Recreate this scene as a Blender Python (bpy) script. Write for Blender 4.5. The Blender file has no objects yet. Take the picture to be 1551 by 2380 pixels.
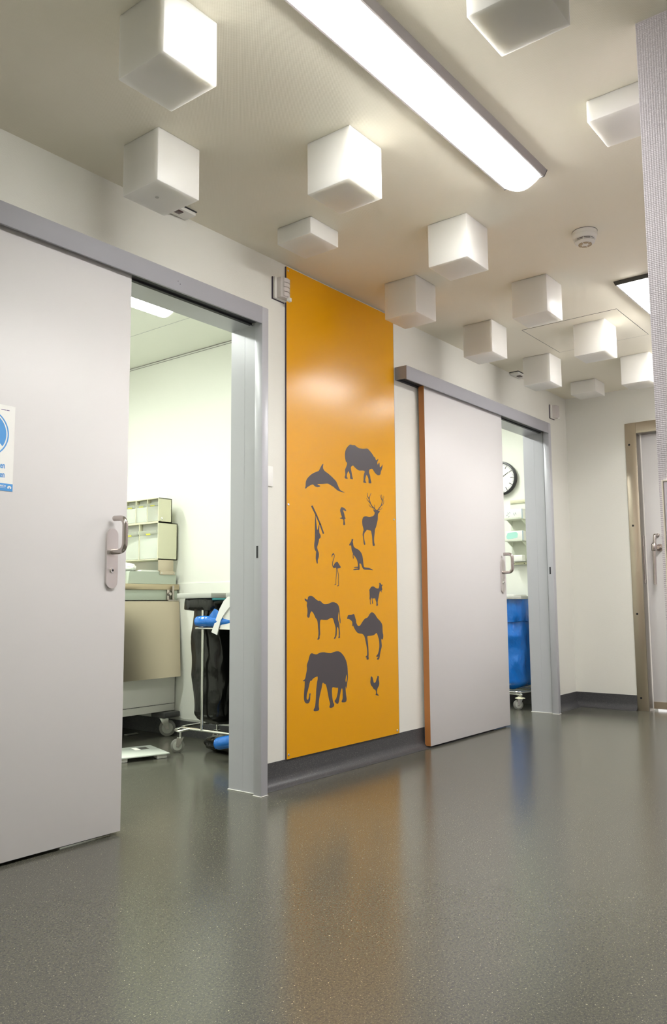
import bpy, bmesh, math, random
from mathutils import Vector, Matrix, noise
from mathutils.geometry import tessellate_polygon

# ------------------------------------------------------------------ camera, world, exposure
C = bpy.context.scene.collection
S = bpy.context.scene
cam_d = bpy.data.cameras.new('camera'); cam = bpy.data.objects.new('camera', cam_d); C.objects.link(cam)
cam_d.sensor_fit = 'HORIZONTAL'; cam_d.sensor_width = 36.0
cam_d.lens = 1896.83 * 36.0 / 1551.0
cam_d.clip_start = 0.02
R_ = Vector((0.6178001, -0.7863030, -0.0071142)); U_ = Vector((-0.0820160, -0.0734329, 0.9939220)); F_ = Vector((0.7820463, 0.6134617, 0.1098563))
cam.matrix_world = Matrix(((R_.x, U_.x, -F_.x, 0), (R_.y, U_.y, -F_.y, 0), (R_.z, U_.z, -F_.z, 0.87), (0, 0, 0, 1)))
S.camera = cam
w = bpy.data.worlds.new('world'); S.world = w; w.use_nodes = True
w.node_tree.nodes['Background'].inputs[0].default_value = (1, 0.98, 0.95, 1)
w.node_tree.nodes['Background'].inputs[1].default_value = 0.35
S.view_settings.view_transform = 'Standard'; S.view_settings.look = 'None'
S.view_settings.gamma = 1.0; S.view_settings.exposure = 2.48; S.view_settings.use_curve_mapping = False
LAMP = 12.0          # corridor luminaire radiance
ROOM_LAMP = 7.0    # side room luminaire radiance

# ------------------------------------------------------------------ materials
def mat(name, col, rough=0.5, metal=0.0, spec=0.5, bump=None, coat=0.0, **kw):
    m = bpy.data.materials.new(name); m.use_nodes = True
    nt = m.node_tree; b = nt.nodes['Principled BSDF']
    b.inputs['Base Color'].default_value = (*col, 1); b.inputs['Roughness'].default_value = rough
    b.inputs['Metallic'].default_value = metal; b.inputs['Specular IOR Level'].default_value = spec
    b.inputs['Coat Weight'].default_value = coat; b.inputs['Coat Roughness'].default_value = 0.25
    for k, v in kw.items(): b.inputs[k.replace('_', ' ')].default_value = v
    if bump:
        kind, scale, strength, dist = bump
        tc = nt.nodes.new('ShaderNodeTexCoord'); mp = nt.nodes.new('ShaderNodeMapping')
        nt.links.new(tc.outputs['Object'], mp.inputs[0])
        mp.inputs['Scale'].default_value = scale
        if kind == 'yz': mp.inputs['Rotation'].default_value = (math.radians(45), 0, 0)
        bp = nt.nodes.new('ShaderNodeBump'); bp.inputs['Strength'].default_value = strength; bp.inputs['Distance'].default_value = dist
        if kind == 'noise':
            t = nt.nodes.new('ShaderNodeTexNoise'); t.inputs['Scale'].default_value = 1.0; t.inputs['Detail'].default_value = 3
            nt.links.new(mp.outputs[0], t.inputs['Vector']); nt.links.new(t.outputs['Fac'], bp.inputs['Height'])
        else:                       # 'weave': product of two sines
            sp = nt.nodes.new('ShaderNodeSeparateXYZ'); nt.links.new(mp.outputs[0], sp.inputs[0])
            outs = []
            for ax in kind:
                s = nt.nodes.new('ShaderNodeMath'); s.operation = 'SINE'; nt.links.new(sp.outputs[ax.upper()], s.inputs[0]); outs.append(s)
            mul = nt.nodes.new('ShaderNodeMath'); mul.operation = 'MULTIPLY'
            nt.links.new(outs[0].outputs[0], mul.inputs[0]); nt.links.new(outs[1].outputs[0], mul.inputs[1])
            nt.links.new(mul.outputs[0], bp.inputs['Height'])
        nt.links.new(bp.outputs[0], b.inputs['Normal'])
    return m

def vary(m, col2, scale, lo, hi, detail=2.0):
    """mix a second colour into the base through a noise threshold (flecks, wear)"""
    nt = m.node_tree; b = nt.nodes['Principled BSDF']
    tc = nt.nodes.new('ShaderNodeTexCoord'); n = nt.nodes.new('ShaderNodeTexNoise')
    n.inputs['Scale'].default_value = scale; n.inputs['Detail'].default_value = detail
    mp = nt.nodes.new('ShaderNodeMapping'); mp.inputs['Location'].default_value = (scale * 0.37, 1.3 * lo * 10, 2.1)
    nt.links.new(tc.outputs['Object'], mp.inputs[0]); nt.links.new(mp.outputs[0], n.inputs['Vector'])
    r = nt.nodes.new('ShaderNodeMapRange'); r.inputs[1].default_value = lo; r.inputs[2].default_value = hi
    nt.links.new(n.outputs['Fac'], r.inputs[0])
    mx = nt.nodes.new('ShaderNodeMix'); mx.data_type = 'RGBA'
    nt.links.new(r.outputs[0], mx.inputs[0])
    link = b.inputs['Base Color'].links
    if link: nt.links.new(link[0].from_socket, mx.inputs[6])
    else: mx.inputs[6].default_value = b.inputs['Base Color'].default_value
    mx.inputs[7].default_value = (*col2, 1)
    nt.links.new(mx.outputs[2], b.inputs['Base Color'])
    return m

def emit(name, col, strength):
    m = bpy.data.materials.new(name); m.use_nodes = True
    b = m.node_tree.nodes['Principled BSDF']; b.inputs['Base Color'].default_value = (0.9, 0.9, 0.9, 1)
    b.inputs['Emission Color'].default_value = (*col, 1); b.inputs['Emission Strength'].default_value = strength
    # opal cover: less radiance towards grazing directions
    nt = m.node_tree; lw = nt.nodes.new('ShaderNodeLayerWeight'); lw.inputs[0].default_value = 0.5
    mr = nt.nodes.new('ShaderNodeMapRange'); mr.inputs[1].default_value = 0; mr.inputs[2].default_value = 1
    mr.inputs[3].default_value = strength * 1.2; mr.inputs[4].default_value = strength * 0.25
    nt.links.new(lw.outputs['Facing'], mr.inputs[0]); nt.links.new(mr.outputs[0], b.inputs['Emission Strength'])
    return m

M = {}
M['wall'] = mat('wall_paint', (0.79, 0.785, 0.715), 0.55, spec=0.3, bump=('noise', (60, 60, 420), 0.25, 0.002))
M['wall_room'] = mat('wall_paint_room', (0.87, 0.88, 0.82), 0.5, spec=0.3, bump=('noise', (120, 120, 120), 0.1, 0.001))
M['wallpaper'] = mat('bumpy_wallpaper', (0.62, 0.58, 0.62), 0.5, spec=0.4, bump=('yz', (0, 620, 800), 0.45, 0.0010))
M['guard'] = mat('wall_guard_sheet', (0.78, 0.70, 0.78), 0.6, spec=0.2)
M['guard_edge'] = mat('guard_edge_trim', (0.85, 0.78, 0.66), 0.4)
M['ceiling'] = mat('ceiling_weave', (0.86, 0.82, 0.69), 0.7, spec=0.2, bump=('xy', (900, 900, 0), 0.25, 0.0005))
M['ceil_room'] = mat('ceiling_room', (0.84, 0.86, 0.78), 0.6, spec=0.2)
M['floor'] = mat('speckled_vinyl', (0.096, 0.094, 0.070), 0.21, spec=0.62, bump=('noise', (260, 260, 260), 0.12, 0.0006))
vary(M['floor'], (0.062, 0.063, 0.056), 140, 0.45, 0.62)
vary(M['floor'], (0.19, 0.185, 0.14), 280, 0.60, 0.66)
vary(M['floor'], (0.60, 0.56, 0.36), 190, 0.695, 0.715)
vary(M['floor'], (0.03, 0.03, 0.035), 250, 0.705, 0.73)
M['skirt'] = mat('vinyl_skirting', (0.060, 0.060, 0.064), 0.35, spec=0.4)
vary(M['skirt'], (0.16, 0.16, 0.15), 300, 0.6, 0.66)
M['door'] = mat('door_laminate', (0.69, 0.675, 0.665), 0.42, spec=0.4)
M['door_edge'] = mat('orange_door_edge', (0.50, 0.20, 0.055), 0.45)
M['frame'] = mat('grey_painted_steel', (0.47, 0.475, 0.505), 0.32, metal=0.1, spec=0.5)
M['rail'] = mat('grey_rail_paint', (0.37, 0.37, 0.395), 0.55, spec=0.3)
M['dark'] = mat('dark_gap', (0.02, 0.02, 0.025), 0.6)
M['sealant'] = mat('white_sealant', (0.75, 0.74, 0.70), 0.5)
M['orange'] = mat('orange_laminate', (0.78, 0.365, 0.003), 0.23, spec=0.42)
M['panel_edge'] = mat('dark_panel_core', (0.06, 0.045, 0.07), 0.5)
M['print'] = mat('grey_print', (0.085, 0.075, 0.080), 0.38, spec=0.4)
M['steel'] = mat('brushed_steel', (0.62, 0.54, 0.43), 0.30, metal=1.0, bump=('noise', (6, 6, 300), 0.06, 0.001))
M['reveal_steel'] = mat('darkened_reveal_steel', (0.33, 0.30, 0.26), 0.42, metal=1.0)  # frame steel toned down, reveal shade put into the colour
M['pale_steel'] = mat('pale_lacquered_steel', (0.70, 0.73, 0.62), 0.4)
M['chrome'] = mat('chrome', (0.75, 0.75, 0.73), 0.14, metal=1.0)
M['satin'] = mat('satin_steel', (0.52, 0.47, 0.44), 0.25, metal=1.0)
M['plate'] = mat('light_satin_plate', (0.72, 0.69, 0.67), 0.32, metal=0.9)
M['opal'] = mat('opal_acrylic', (0.76, 0.75, 0.705), 0.38, spec=0.35, Subsurface_Weight=1.0, Subsurface_Scale=0.04, Subsurface_Radius=(1.0, 1.0, 1.0))
M['white'] = mat('white_plastic', (0.80, 0.79, 0.74), 0.4)
M['grey_cap'] = mat('grey_screw_cap', (0.45, 0.44, 0.42), 0.4)
M['lens'] = mat('frosted_lens', (0.62, 0.58, 0.55), 0.35, Alpha=1.0)
M['housing'] = mat('luminaire_housing', (0.33, 0.31, 0.30), 0.4, metal=0.3)
M['cap'] = mat('dark_end_cap', (0.05, 0.048, 0.045), 0.4)
M['diffuser'] = emit('lit_diffuser', (0.985, 0.975, 0.955), LAMP)
M['diffuser_room'] = emit('lit_room_diffuser', (0.96, 1.0, 0.93), ROOM_LAMP)
M['diffuser_far'] = emit('lit_far_room_diffuser', (0.97, 1.0, 0.94), ROOM_LAMP * 1.4)
M['cover_end'] = emit('lit_cover_end', (1.0, 0.99, 0.97), 0.9)
M['red'] = mat('dark_red_window', (0.05, 0.004, 0.008), 0.15)
M['black_bag'] = mat('black_polythene', (0.008, 0.008, 0.007), 0.18, spec=0.5, bump=('noise', (12, 12, 6), 0.6, 0.012))
M['blue_bag'] = mat('blue_polythene', (0.002, 0.17, 0.66), 0.13, spec=0.8, bump=('noise', (13, 13, 8), 0.8, 0.02), Transmission_Weight=0.0)
M['teal'] = mat('teal_liner', (0.10, 0.45, 0.50), 0.4)
M['lid'] = mat('grey_lid_plastic', (0.52, 0.53, 0.49), 0.35)
M['rubber'] = mat('grey_rubber_tyre', (0.22, 0.22, 0.20), 0.55)
M['hub'] = mat('hub_plastic', (0.42, 0.43, 0.38), 0.45)
M['bumper'] = mat('dark_grey_bumper', (0.05, 0.05, 0.05), 0.5)
M['cream'] = mat('cream_plastic', (0.72, 0.71, 0.52), 0.45)
M['bin'] = mat('clear_bin_plastic', (0.75, 0.80, 0.70), 0.15, Alpha=0.35)
M['yellow'] = mat('yellow_label', (0.85, 0.82, 0.12), 0.5)
M['paper'] = mat('white_paper', (0.88, 0.88, 0.84), 0.6)
M['tan'] = mat('tan_card', (0.45, 0.36, 0.24), 0.7)
M['ink'] = mat('pale_ink', (0.25, 0.32, 0.30), 0.6)
M['sage'] = mat('sage_plastic', (0.50, 0.56, 0.47), 0.4)
M['shelf_wood'] = mat('brass_tinted_rail', (0.55, 0.46, 0.32), 0.35, metal=0.8)
M['blue_print'] = mat('blue_poster_ink', (0.085, 0.33, 0.72), 0.5)
M['violet_ink'] = mat('violet_poster_ink', (0.10, 0.06, 0.22), 0.5)
M['glass_white'] = mat('white_scale_glass', (0.80, 0.86, 0.78), 0.12, coat=0.6)
M['display'] = mat('grey_display', (0.10, 0.10, 0.09), 0.2)
M['black'] = mat('black_plastic', (0.012, 0.012, 0.014), 0.35)
M['aqua'] = mat('aqua_tissue', (0.42, 0.78, 0.68), 0.6)
M['pale_blue'] = mat('pale_blue_card', (0.45, 0.62, 0.85), 0.6)
M['cloth'] = mat('white_cloth', (0.88, 0.88, 0.86), 0.8)

# ------------------------------------------------------------------ mesh helpers
def bm_new(): return bmesh.new()

def bx(bm, x0, x1, y0, y1, z0, z1, bev=0.0):
    vs = [bm.verts.new((x, y, z)) for x in (x0, x1) for y in (y0, y1) for z in (z0, z1)]
    q = [(0, 1, 3, 2), (4, 6, 7, 5), (0, 4, 5, 1), (2, 3, 7, 6), (0, 2, 6, 4), (1, 5, 7, 3)]
    fs = [bm.faces.new([vs[i] for i in f]) for f in q]
    if bev > 0:
        es = list({e for f in fs for e in f.edges})
        bmesh.ops.bevel(bm, geom=es, offset=bev, segments=2, affect='EDGES', profile=0.5)
    return bm

def prism(bm, pts, a, b, axis='y'):
    """polygon pts (2d) extruded from a to b along axis; pts are the two other coordinates in xyz order"""
    def P3(p, t):
        return {'x': (t, p[0], p[1]), 'y': (p[0], t, p[1]), 'z': (p[0], p[1], t)}[axis]
    n = len(pts)
    A = [bm.verts.new(P3(p, a)) for p in pts]; B = [bm.verts.new(P3(p, b)) for p in pts]
    tris = tessellate_polygon([[Vector((p[0], p[1], 0)) for p in pts]])
    for t in tris:
        for V in (A, B):
            try: bm.faces.new([V[i] for i in t])
            except ValueError: pass
    for i in range(n):
        j = (i + 1) % n
        try: bm.faces.new((A[i], A[j], B[j], B[i]))
        except ValueError: pass
    return bm

def tube(bm, pts, r, n=12, closed=False, caps=True):
    pts = [Vector(p) for p in pts]; rings = []
    up = Vector((0, 0, 1))
    N = len(pts); prev = None
    for i, p in enumerate(pts):
        if closed: d = pts[(i + 1) % N] - pts[i - 1]
        else: d = pts[min(i + 1, N - 1)] - pts[max(i - 1, 0)]
        d.normalize()
        if prev is None:
            a = d.cross(up)
            if a.length < 1e-3: a = d.cross(Vector((1, 0, 0)))
        else:
            a = prev - d * prev.dot(d)
        a.normalize(); prev = a; b = d.cross(a)
        rr = r[i] if isinstance(r, (list, tuple)) else r
        rings.append([bm.verts.new(p + (a * math.cos(t) + b * math.sin(t)) * rr) for t in [2 * math.pi * k / n for k in range(n)]])
    for i in range(N if closed else N - 1):
        A, B = rings[i], rings[(i + 1) % N]
        for k in range(n): bm.faces.new((A[k], A[(k + 1) % n], B[(k + 1) % n], B[k]))
    if not closed and caps:
        bm.faces.new(rings[0][::-1]); bm.faces.new(rings[-1])
    return bm

def fillet(pts, r, n=5):
    """round the inner corners of a polyline"""
    pts = [Vector(p) for p in pts]; out = [pts[0]]
    for i in range(1, len(pts) - 1):
        a, p, b = pts[i - 1], pts[i], pts[i + 1]
        da = (a - p); db = (b - p); ra = min(r, da.length * 0.49, db.length * 0.49)
        A = p + da.normalized() * ra; B = p + db.normalized() * ra
        for k in range(n + 1):
            t = k / n
            out.append(A * (1 - t) ** 2 + p * 2 * t * (1 - t) + B * t * t)
    out.append(pts[-1]); return out

def cyl(bm, c, axis, r, h, n=24, bev=0.0):
    """cylinder starting at c, going h along axis vector"""
    c = Vector(c); d = Vector(axis).normalized()
    pts = [c, c + d * h]
    if bev: return tube(bm, [c, c + d * bev, c + d * (h - bev), c + d * h], [r - bev, r, r, r - bev], n)
    return tube(bm, pts, r, n)

def lathe(bm, prof, c, n=32):
    rings = []
    for r, z in prof:
        rings.append([bm.verts.new((c[0] + r * math.cos(2 * math.pi * k / n), c[1] + r * math.sin(2 * math.pi * k / n), c[2] + z)) for k in range(n)])
    for A, B in zip(rings, rings[1:]):
        for k in range(n): bm.faces.new((A[k], A[(k + 1) % n], B[(k + 1) % n], B[k]))
    bm.faces.new(rings[0]); bm.faces.new(rings[-1][::-1])
    return bm

def smooth(bm, ang=40):
    for f in bm.faces: f.smooth = True
    for e in bm.edges:
        if len(e.link_faces) == 2 and e.calc_face_angle(0) > math.radians(ang): e.smooth = False
    return bm

def obj(name, bm, m, parent=None, sm=True):
    bmesh.ops.recalc_face_normals(bm, faces=bm.faces[:])
    if sm: smooth(bm)
    if parent is not None:
        off = Vector((0, 0, 0)); p = parent
        while p is not None: off += p.location; p = p.parent
        bmesh.ops.translate(bm, verts=bm.verts[:], vec=-off)
    me = bpy.data.meshes.new(name); bm.to_mesh(me); bm.free(); me.materials.append(m)
    o = bpy.data.objects.new(name, me); C.objects.link(o)
    if parent is not None: o.parent = parent
    return o

def based(name, bm, m, loc, sm=True):
    """top-level mesh object with its origin at loc"""
    bmesh.ops.translate(bm, verts=bm.verts[:], vec=-Vector(loc))
    o = obj(name, bm, m, None, sm); o.location = loc
    return o

def tag(o, label, cat, group=None, kind=None):
    o['label'] = label; o['category'] = cat
    if group: o['group'] = group
    if kind: o['kind'] = kind
    return o

def thing(name, loc, label, cat, group=None, kind=None):
    o = bpy.data.objects.new(name, None); C.objects.link(o); o.location = loc; o.empty_display_size = 0.1
    return tag(o, label, cat, group, kind)

def text_mesh(txt, size, xpos, zpos, ypos, m, parent, name, ext=0.0003, squeeze=1.0, bold=0.0, align='RIGHT'):
    cu = bpy.data.curves.new('lettering', 'FONT'); cu.body = txt; cu.size = size; cu.extrude = ext; cu.offset = bold; cu.align_x = align
    t = bpy.data.objects.new('lettering', cu); C.objects.link(t)
    t.matrix_world = Matrix.Translation((xpos, ypos, zpos)) @ Matrix.Rotation(math.pi / 2, 4, 'X') @ Matrix.Diagonal((squeeze, 1, 1, 1))
    bpy.context.view_layer.update()
    me = bpy.data.meshes.new_from_object(t.evaluated_get(bpy.context.evaluated_depsgraph_get()))
    mw = t.matrix_world.copy(); bpy.data.objects.remove(t); me.transform(mw)
    bm = bmesh.new(); bm.from_mesh(me); bpy.data.meshes.remove(me)
    return obj(name, bm, m, parent, sm=False)
SIL = {
 'rhino': {'p': [[[3.561,1.737],[3.572,1.739],[3.582,1.737],[3.604,1.741],[3.615,1.738],[3.631,1.732],[3.647,1.729],[3.662,1.73],[3.689,1.732],[3.723,1.739],[3.735,1.737],[3.748,1.73],[3.764,1.721],[3.778,1.712],[3.793,1.697],[3.802,1.7],[3.806,1.686],[3.817,1.682],[3.83,1.693],[3.834,1.694],[3.833,1.686],[3.823,1.675],[3.824,1.659],[3.829,1.66],[3.842,1.673],[3.846,1.672],[3.847,1.659],[3.849,1.645],[3.86,1.65],[3.869,1.658],[3.875,1.666],[3.877,1.666],[3.875,1.651],[3.868,1.635],[3.857,1.621],[3.856,1.609],[3.848,1.601],[3.831,1.597],[3.814,1.6],[3.8,1.607],[3.787,1.617],[3.777,1.627],[3.765,1.627],[3.746,1.621],[3.739,1.606],[3.745,1.594],[3.751,1.584],[3.754,1.565],[3.761,1.551],[3.762,1.545],[3.755,1.541],[3.738,1.54],[3.734,1.544],[3.735,1.563],[3.729,1.576],[3.717,1.588],[3.709,1.577],[3.703,1.561],[3.702,1.551],[3.712,1.543],[3.712,1.539],[3.691,1.538],[3.683,1.541],[3.688,1.554],[3.687,1.572],[3.692,1.588],[3.699,1.601],[3.696,1.607],[3.676,1.606],[3.65,1.602],[3.637,1.603],[3.618,1.609],[3.6,1.618],[3.589,1.625],[3.568,1.613],[3.568,1.601],[3.573,1.588],[3.577,1.571],[3.586,1.549],[3.586,1.545],[3.569,1.545],[3.56,1.547],[3.561,1.569],[3.552,1.58],[3.549,1.589],[3.537,1.577],[3.531,1.566],[3.53,1.555],[3.538,1.545],[3.537,1.543],[3.52,1.541],[3.511,1.546],[3.512,1.553],[3.518,1.561],[3.516,1.579],[3.514,1.591],[3.524,1.605],[3.535,1.625],[3.533,1.634],[3.523,1.636],[3.517,1.655],[3.515,1.676],[3.52,1.697],[3.53,1.712],[3.546,1.727]]], 'k': [], },
 'dolphin': {'p': [[[3.179,1.45],[3.174,1.452],[3.179,1.463],[3.18,1.481],[3.183,1.492],[3.191,1.503],[3.205,1.516],[3.224,1.53],[3.246,1.541],[3.27,1.55],[3.287,1.556],[3.294,1.565],[3.304,1.58],[3.313,1.591],[3.321,1.598],[3.326,1.598],[3.322,1.585],[3.322,1.575],[3.33,1.565],[3.343,1.559],[3.365,1.552],[3.393,1.54],[3.418,1.527],[3.433,1.519],[3.442,1.509],[3.453,1.492],[3.463,1.479],[3.475,1.471],[3.494,1.468],[3.511,1.466],[3.508,1.464],[3.489,1.464],[3.468,1.466],[3.45,1.468],[3.432,1.475],[3.412,1.485],[3.395,1.489],[3.377,1.495],[3.362,1.497],[3.347,1.495],[3.318,1.49],[3.284,1.486],[3.275,1.485],[3.277,1.482],[3.286,1.48],[3.298,1.479],[3.297,1.475],[3.286,1.47],[3.274,1.468],[3.262,1.469],[3.25,1.473],[3.238,1.48],[3.222,1.474],[3.2,1.464],[3.184,1.453]]], 'k': [], },
 'deer': {'p': [[[3.693,1.348],[3.712,1.35],[3.738,1.346],[3.762,1.353],[3.771,1.354],[3.786,1.363],[3.793,1.377],[3.784,1.383],[3.776,1.395],[3.779,1.395],[3.794,1.39],[3.806,1.393],[3.823,1.395],[3.828,1.39],[3.843,1.392],[3.838,1.382],[3.827,1.375],[3.823,1.369],[3.822,1.348],[3.818,1.331],[3.809,1.309],[3.799,1.289],[3.792,1.282],[3.79,1.266],[3.785,1.245],[3.781,1.229],[3.781,1.215],[3.783,1.203],[3.79,1.189],[3.787,1.187],[3.78,1.189],[3.777,1.184],[3.769,1.187],[3.766,1.198],[3.765,1.219],[3.762,1.243],[3.757,1.26],[3.753,1.272],[3.731,1.272],[3.714,1.275],[3.701,1.263],[3.69,1.255],[3.684,1.244],[3.684,1.232],[3.689,1.212],[3.695,1.195],[3.698,1.193],[3.691,1.186],[3.684,1.189],[3.68,1.2],[3.677,1.225],[3.671,1.245],[3.675,1.253],[3.675,1.261],[3.682,1.267],[3.68,1.279],[3.671,1.297],[3.668,1.317],[3.672,1.332],[3.681,1.343]]], 'k': [[[3.807,1.394],[3.787,1.404],[3.768,1.414],[3.755,1.426],[3.746,1.442],[3.741,1.455],[3.734,1.453],[3.74,1.44],[3.748,1.424],[3.762,1.41],[3.781,1.4],[3.8,1.39]],[[3.738,1.454],[3.727,1.465],[3.726,1.477],[3.729,1.485],[3.727,1.485],[3.722,1.477],[3.722,1.463],[3.732,1.451]],[[3.743,1.452],[3.747,1.467],[3.759,1.486],[3.756,1.486],[3.743,1.468],[3.736,1.452]],[[3.749,1.43],[3.732,1.439],[3.72,1.446],[3.714,1.452],[3.712,1.451],[3.717,1.445],[3.728,1.437],[3.744,1.427]],[[3.781,1.403],[3.752,1.408],[3.74,1.415],[3.737,1.421],[3.735,1.42],[3.738,1.413],[3.749,1.406],[3.778,1.4]],[[3.795,1.401],[3.792,1.413],[3.789,1.423],[3.787,1.422],[3.789,1.413],[3.79,1.4]],[[3.824,1.392],[3.844,1.408],[3.861,1.424],[3.87,1.441],[3.876,1.456],[3.869,1.456],[3.863,1.441],[3.854,1.425],[3.837,1.41],[3.817,1.394]],[[3.871,1.455],[3.858,1.471],[3.847,1.484],[3.845,1.483],[3.854,1.469],[3.865,1.453]],[[3.872,1.457],[3.868,1.473],[3.86,1.488],[3.858,1.488],[3.865,1.472],[3.867,1.456]],[[3.877,1.456],[3.885,1.468],[3.886,1.483],[3.883,1.483],[3.882,1.468],[3.872,1.456]],[[3.862,1.421],[3.88,1.433],[3.885,1.445],[3.885,1.457],[3.882,1.457],[3.881,1.445],[3.876,1.434],[3.858,1.424]],[[3.83,1.395],[3.853,1.399],[3.871,1.412],[3.869,1.413],[3.851,1.401],[3.83,1.399]]], },
 'gibbon': {'p': [[[3.256,1.32],[3.26,1.31],[3.264,1.283],[3.268,1.264],[3.271,1.244],[3.275,1.245],[3.28,1.26],[3.286,1.274],[3.29,1.266],[3.288,1.252],[3.289,1.228],[3.294,1.225],[3.3,1.217],[3.299,1.205],[3.292,1.2],[3.286,1.199],[3.284,1.186],[3.279,1.172],[3.269,1.155],[3.275,1.139],[3.285,1.124],[3.283,1.102],[3.274,1.088],[3.275,1.072],[3.271,1.068],[3.265,1.074],[3.261,1.087],[3.258,1.095],[3.261,1.123],[3.264,1.129],[3.25,1.142],[3.247,1.156],[3.247,1.171],[3.252,1.19],[3.253,1.231],[3.253,1.272],[3.254,1.299]]], 'k': [[[3.223,1.364],[3.257,1.321],[3.269,1.325],[3.234,1.369]],[[3.257,1.321],[3.29,1.276],[3.3,1.279],[3.269,1.325]],[[3.289,1.276],[3.319,1.226],[3.329,1.229],[3.301,1.279]],[[3.254,1.317],[3.261,1.315],[3.271,1.321],[3.267,1.325]],[[3.286,1.276],[3.291,1.271],[3.303,1.276],[3.299,1.281]]], },
 'toucan': {'p': [[[3.484,1.382],[3.489,1.381],[3.503,1.379],[3.512,1.375],[3.519,1.37],[3.522,1.365],[3.52,1.362],[3.51,1.365],[3.5,1.366],[3.491,1.365],[3.498,1.358],[3.503,1.349],[3.507,1.339],[3.509,1.328],[3.518,1.324],[3.515,1.321],[3.507,1.319],[3.506,1.313],[3.509,1.301],[3.512,1.29],[3.508,1.286],[3.499,1.284],[3.494,1.288],[3.496,1.303],[3.497,1.312],[3.49,1.317],[3.48,1.318],[3.466,1.318],[3.467,1.322],[3.482,1.325],[3.484,1.328],[3.478,1.338],[3.473,1.35],[3.468,1.36],[3.469,1.368],[3.474,1.376],[3.48,1.381]]], 'k': [], },
 'kangaroo': {'p': [[[3.572,1.217],[3.576,1.211],[3.584,1.216],[3.583,1.207],[3.578,1.2],[3.582,1.192],[3.585,1.175],[3.595,1.168],[3.609,1.163],[3.629,1.159],[3.646,1.15],[3.661,1.137],[3.669,1.121],[3.673,1.099],[3.676,1.081],[3.679,1.067],[3.685,1.062],[3.703,1.061],[3.729,1.06],[3.752,1.055],[3.769,1.05],[3.763,1.048],[3.733,1.049],[3.707,1.049],[3.687,1.049],[3.674,1.053],[3.665,1.061],[3.658,1.075],[3.653,1.082],[3.645,1.081],[3.637,1.083],[3.64,1.071],[3.641,1.058],[3.639,1.049],[3.634,1.045],[3.616,1.046],[3.6,1.043],[3.577,1.044],[3.587,1.049],[3.605,1.053],[3.623,1.053],[3.624,1.056],[3.605,1.056],[3.585,1.056],[3.593,1.061],[3.611,1.063],[3.625,1.063],[3.625,1.076],[3.622,1.09],[3.614,1.105],[3.596,1.12],[3.584,1.129],[3.579,1.136],[3.569,1.15],[3.566,1.165],[3.565,1.177],[3.557,1.178],[3.55,1.176],[3.545,1.179],[3.548,1.184],[3.557,1.192],[3.566,1.201],[3.568,1.21]]], 'k': [[[3.579,1.133],[3.578,1.119],[3.581,1.106],[3.587,1.107],[3.584,1.12],[3.585,1.133]]], },
 'flamingo': {'p': [[[3.436,1.084],[3.443,1.083],[3.449,1.077],[3.457,1.069],[3.464,1.062],[3.471,1.056],[3.466,1.053],[3.457,1.05],[3.441,1.049],[3.44,1.047],[3.432,1.047],[3.429,1.051],[3.423,1.053],[3.413,1.049],[3.406,1.051],[3.399,1.057],[3.401,1.061],[3.409,1.063],[3.415,1.073],[3.424,1.08]],[[3.404,1.13],[3.41,1.127],[3.413,1.122],[3.41,1.12],[3.406,1.121],[3.399,1.117],[3.396,1.113],[3.396,1.107],[3.392,1.107],[3.391,1.115],[3.396,1.123]]], 'k': [[[3.41,1.124],[3.413,1.117],[3.41,1.106],[3.403,1.094],[3.397,1.08],[3.396,1.067],[3.399,1.057],[3.405,1.058],[3.401,1.068],[3.402,1.079],[3.408,1.093],[3.414,1.105],[3.417,1.117],[3.413,1.125]],[[3.43,1.048],[3.43,1.026],[3.428,1.008],[3.425,0.987],[3.424,0.964],[3.428,0.964],[3.428,0.987],[3.432,1.008],[3.434,1.026],[3.434,1.048]],[[3.425,0.966],[3.413,0.962],[3.416,0.959],[3.428,0.963]],[[3.437,1.048],[3.443,1.026],[3.447,1.013],[3.447,0.987],[3.448,0.962],[3.452,0.962],[3.45,0.987],[3.451,1.014],[3.447,1.027],[3.441,1.048]],[[3.448,0.962],[3.437,0.956],[3.441,0.953],[3.452,0.959]]], },
 'goat': {'p': [[[3.823,0.977],[3.832,0.976],[3.838,0.978],[3.844,0.972],[3.85,0.966],[3.864,0.968],[3.862,0.965],[3.853,0.96],[3.851,0.954],[3.856,0.946],[3.857,0.938],[3.846,0.933],[3.852,0.924],[3.847,0.925],[3.838,0.933],[3.833,0.932],[3.828,0.922],[3.823,0.908],[3.818,0.894],[3.811,0.876],[3.808,0.863],[3.813,0.853],[3.802,0.845],[3.797,0.848],[3.796,0.855],[3.797,0.869],[3.789,0.879],[3.786,0.891],[3.771,0.889],[3.759,0.89],[3.758,0.883],[3.761,0.873],[3.764,0.862],[3.762,0.858],[3.756,0.86],[3.754,0.873],[3.753,0.89],[3.748,0.895],[3.745,0.887],[3.74,0.883],[3.74,0.866],[3.745,0.858],[3.739,0.855],[3.736,0.859],[3.735,0.883],[3.73,0.887],[3.733,0.901],[3.732,0.918],[3.732,0.93],[3.728,0.936],[3.735,0.942],[3.741,0.95],[3.752,0.956],[3.773,0.957],[3.785,0.951],[3.798,0.946],[3.818,0.945],[3.824,0.951],[3.827,0.961],[3.83,0.971]]], 'k': [], },
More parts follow.
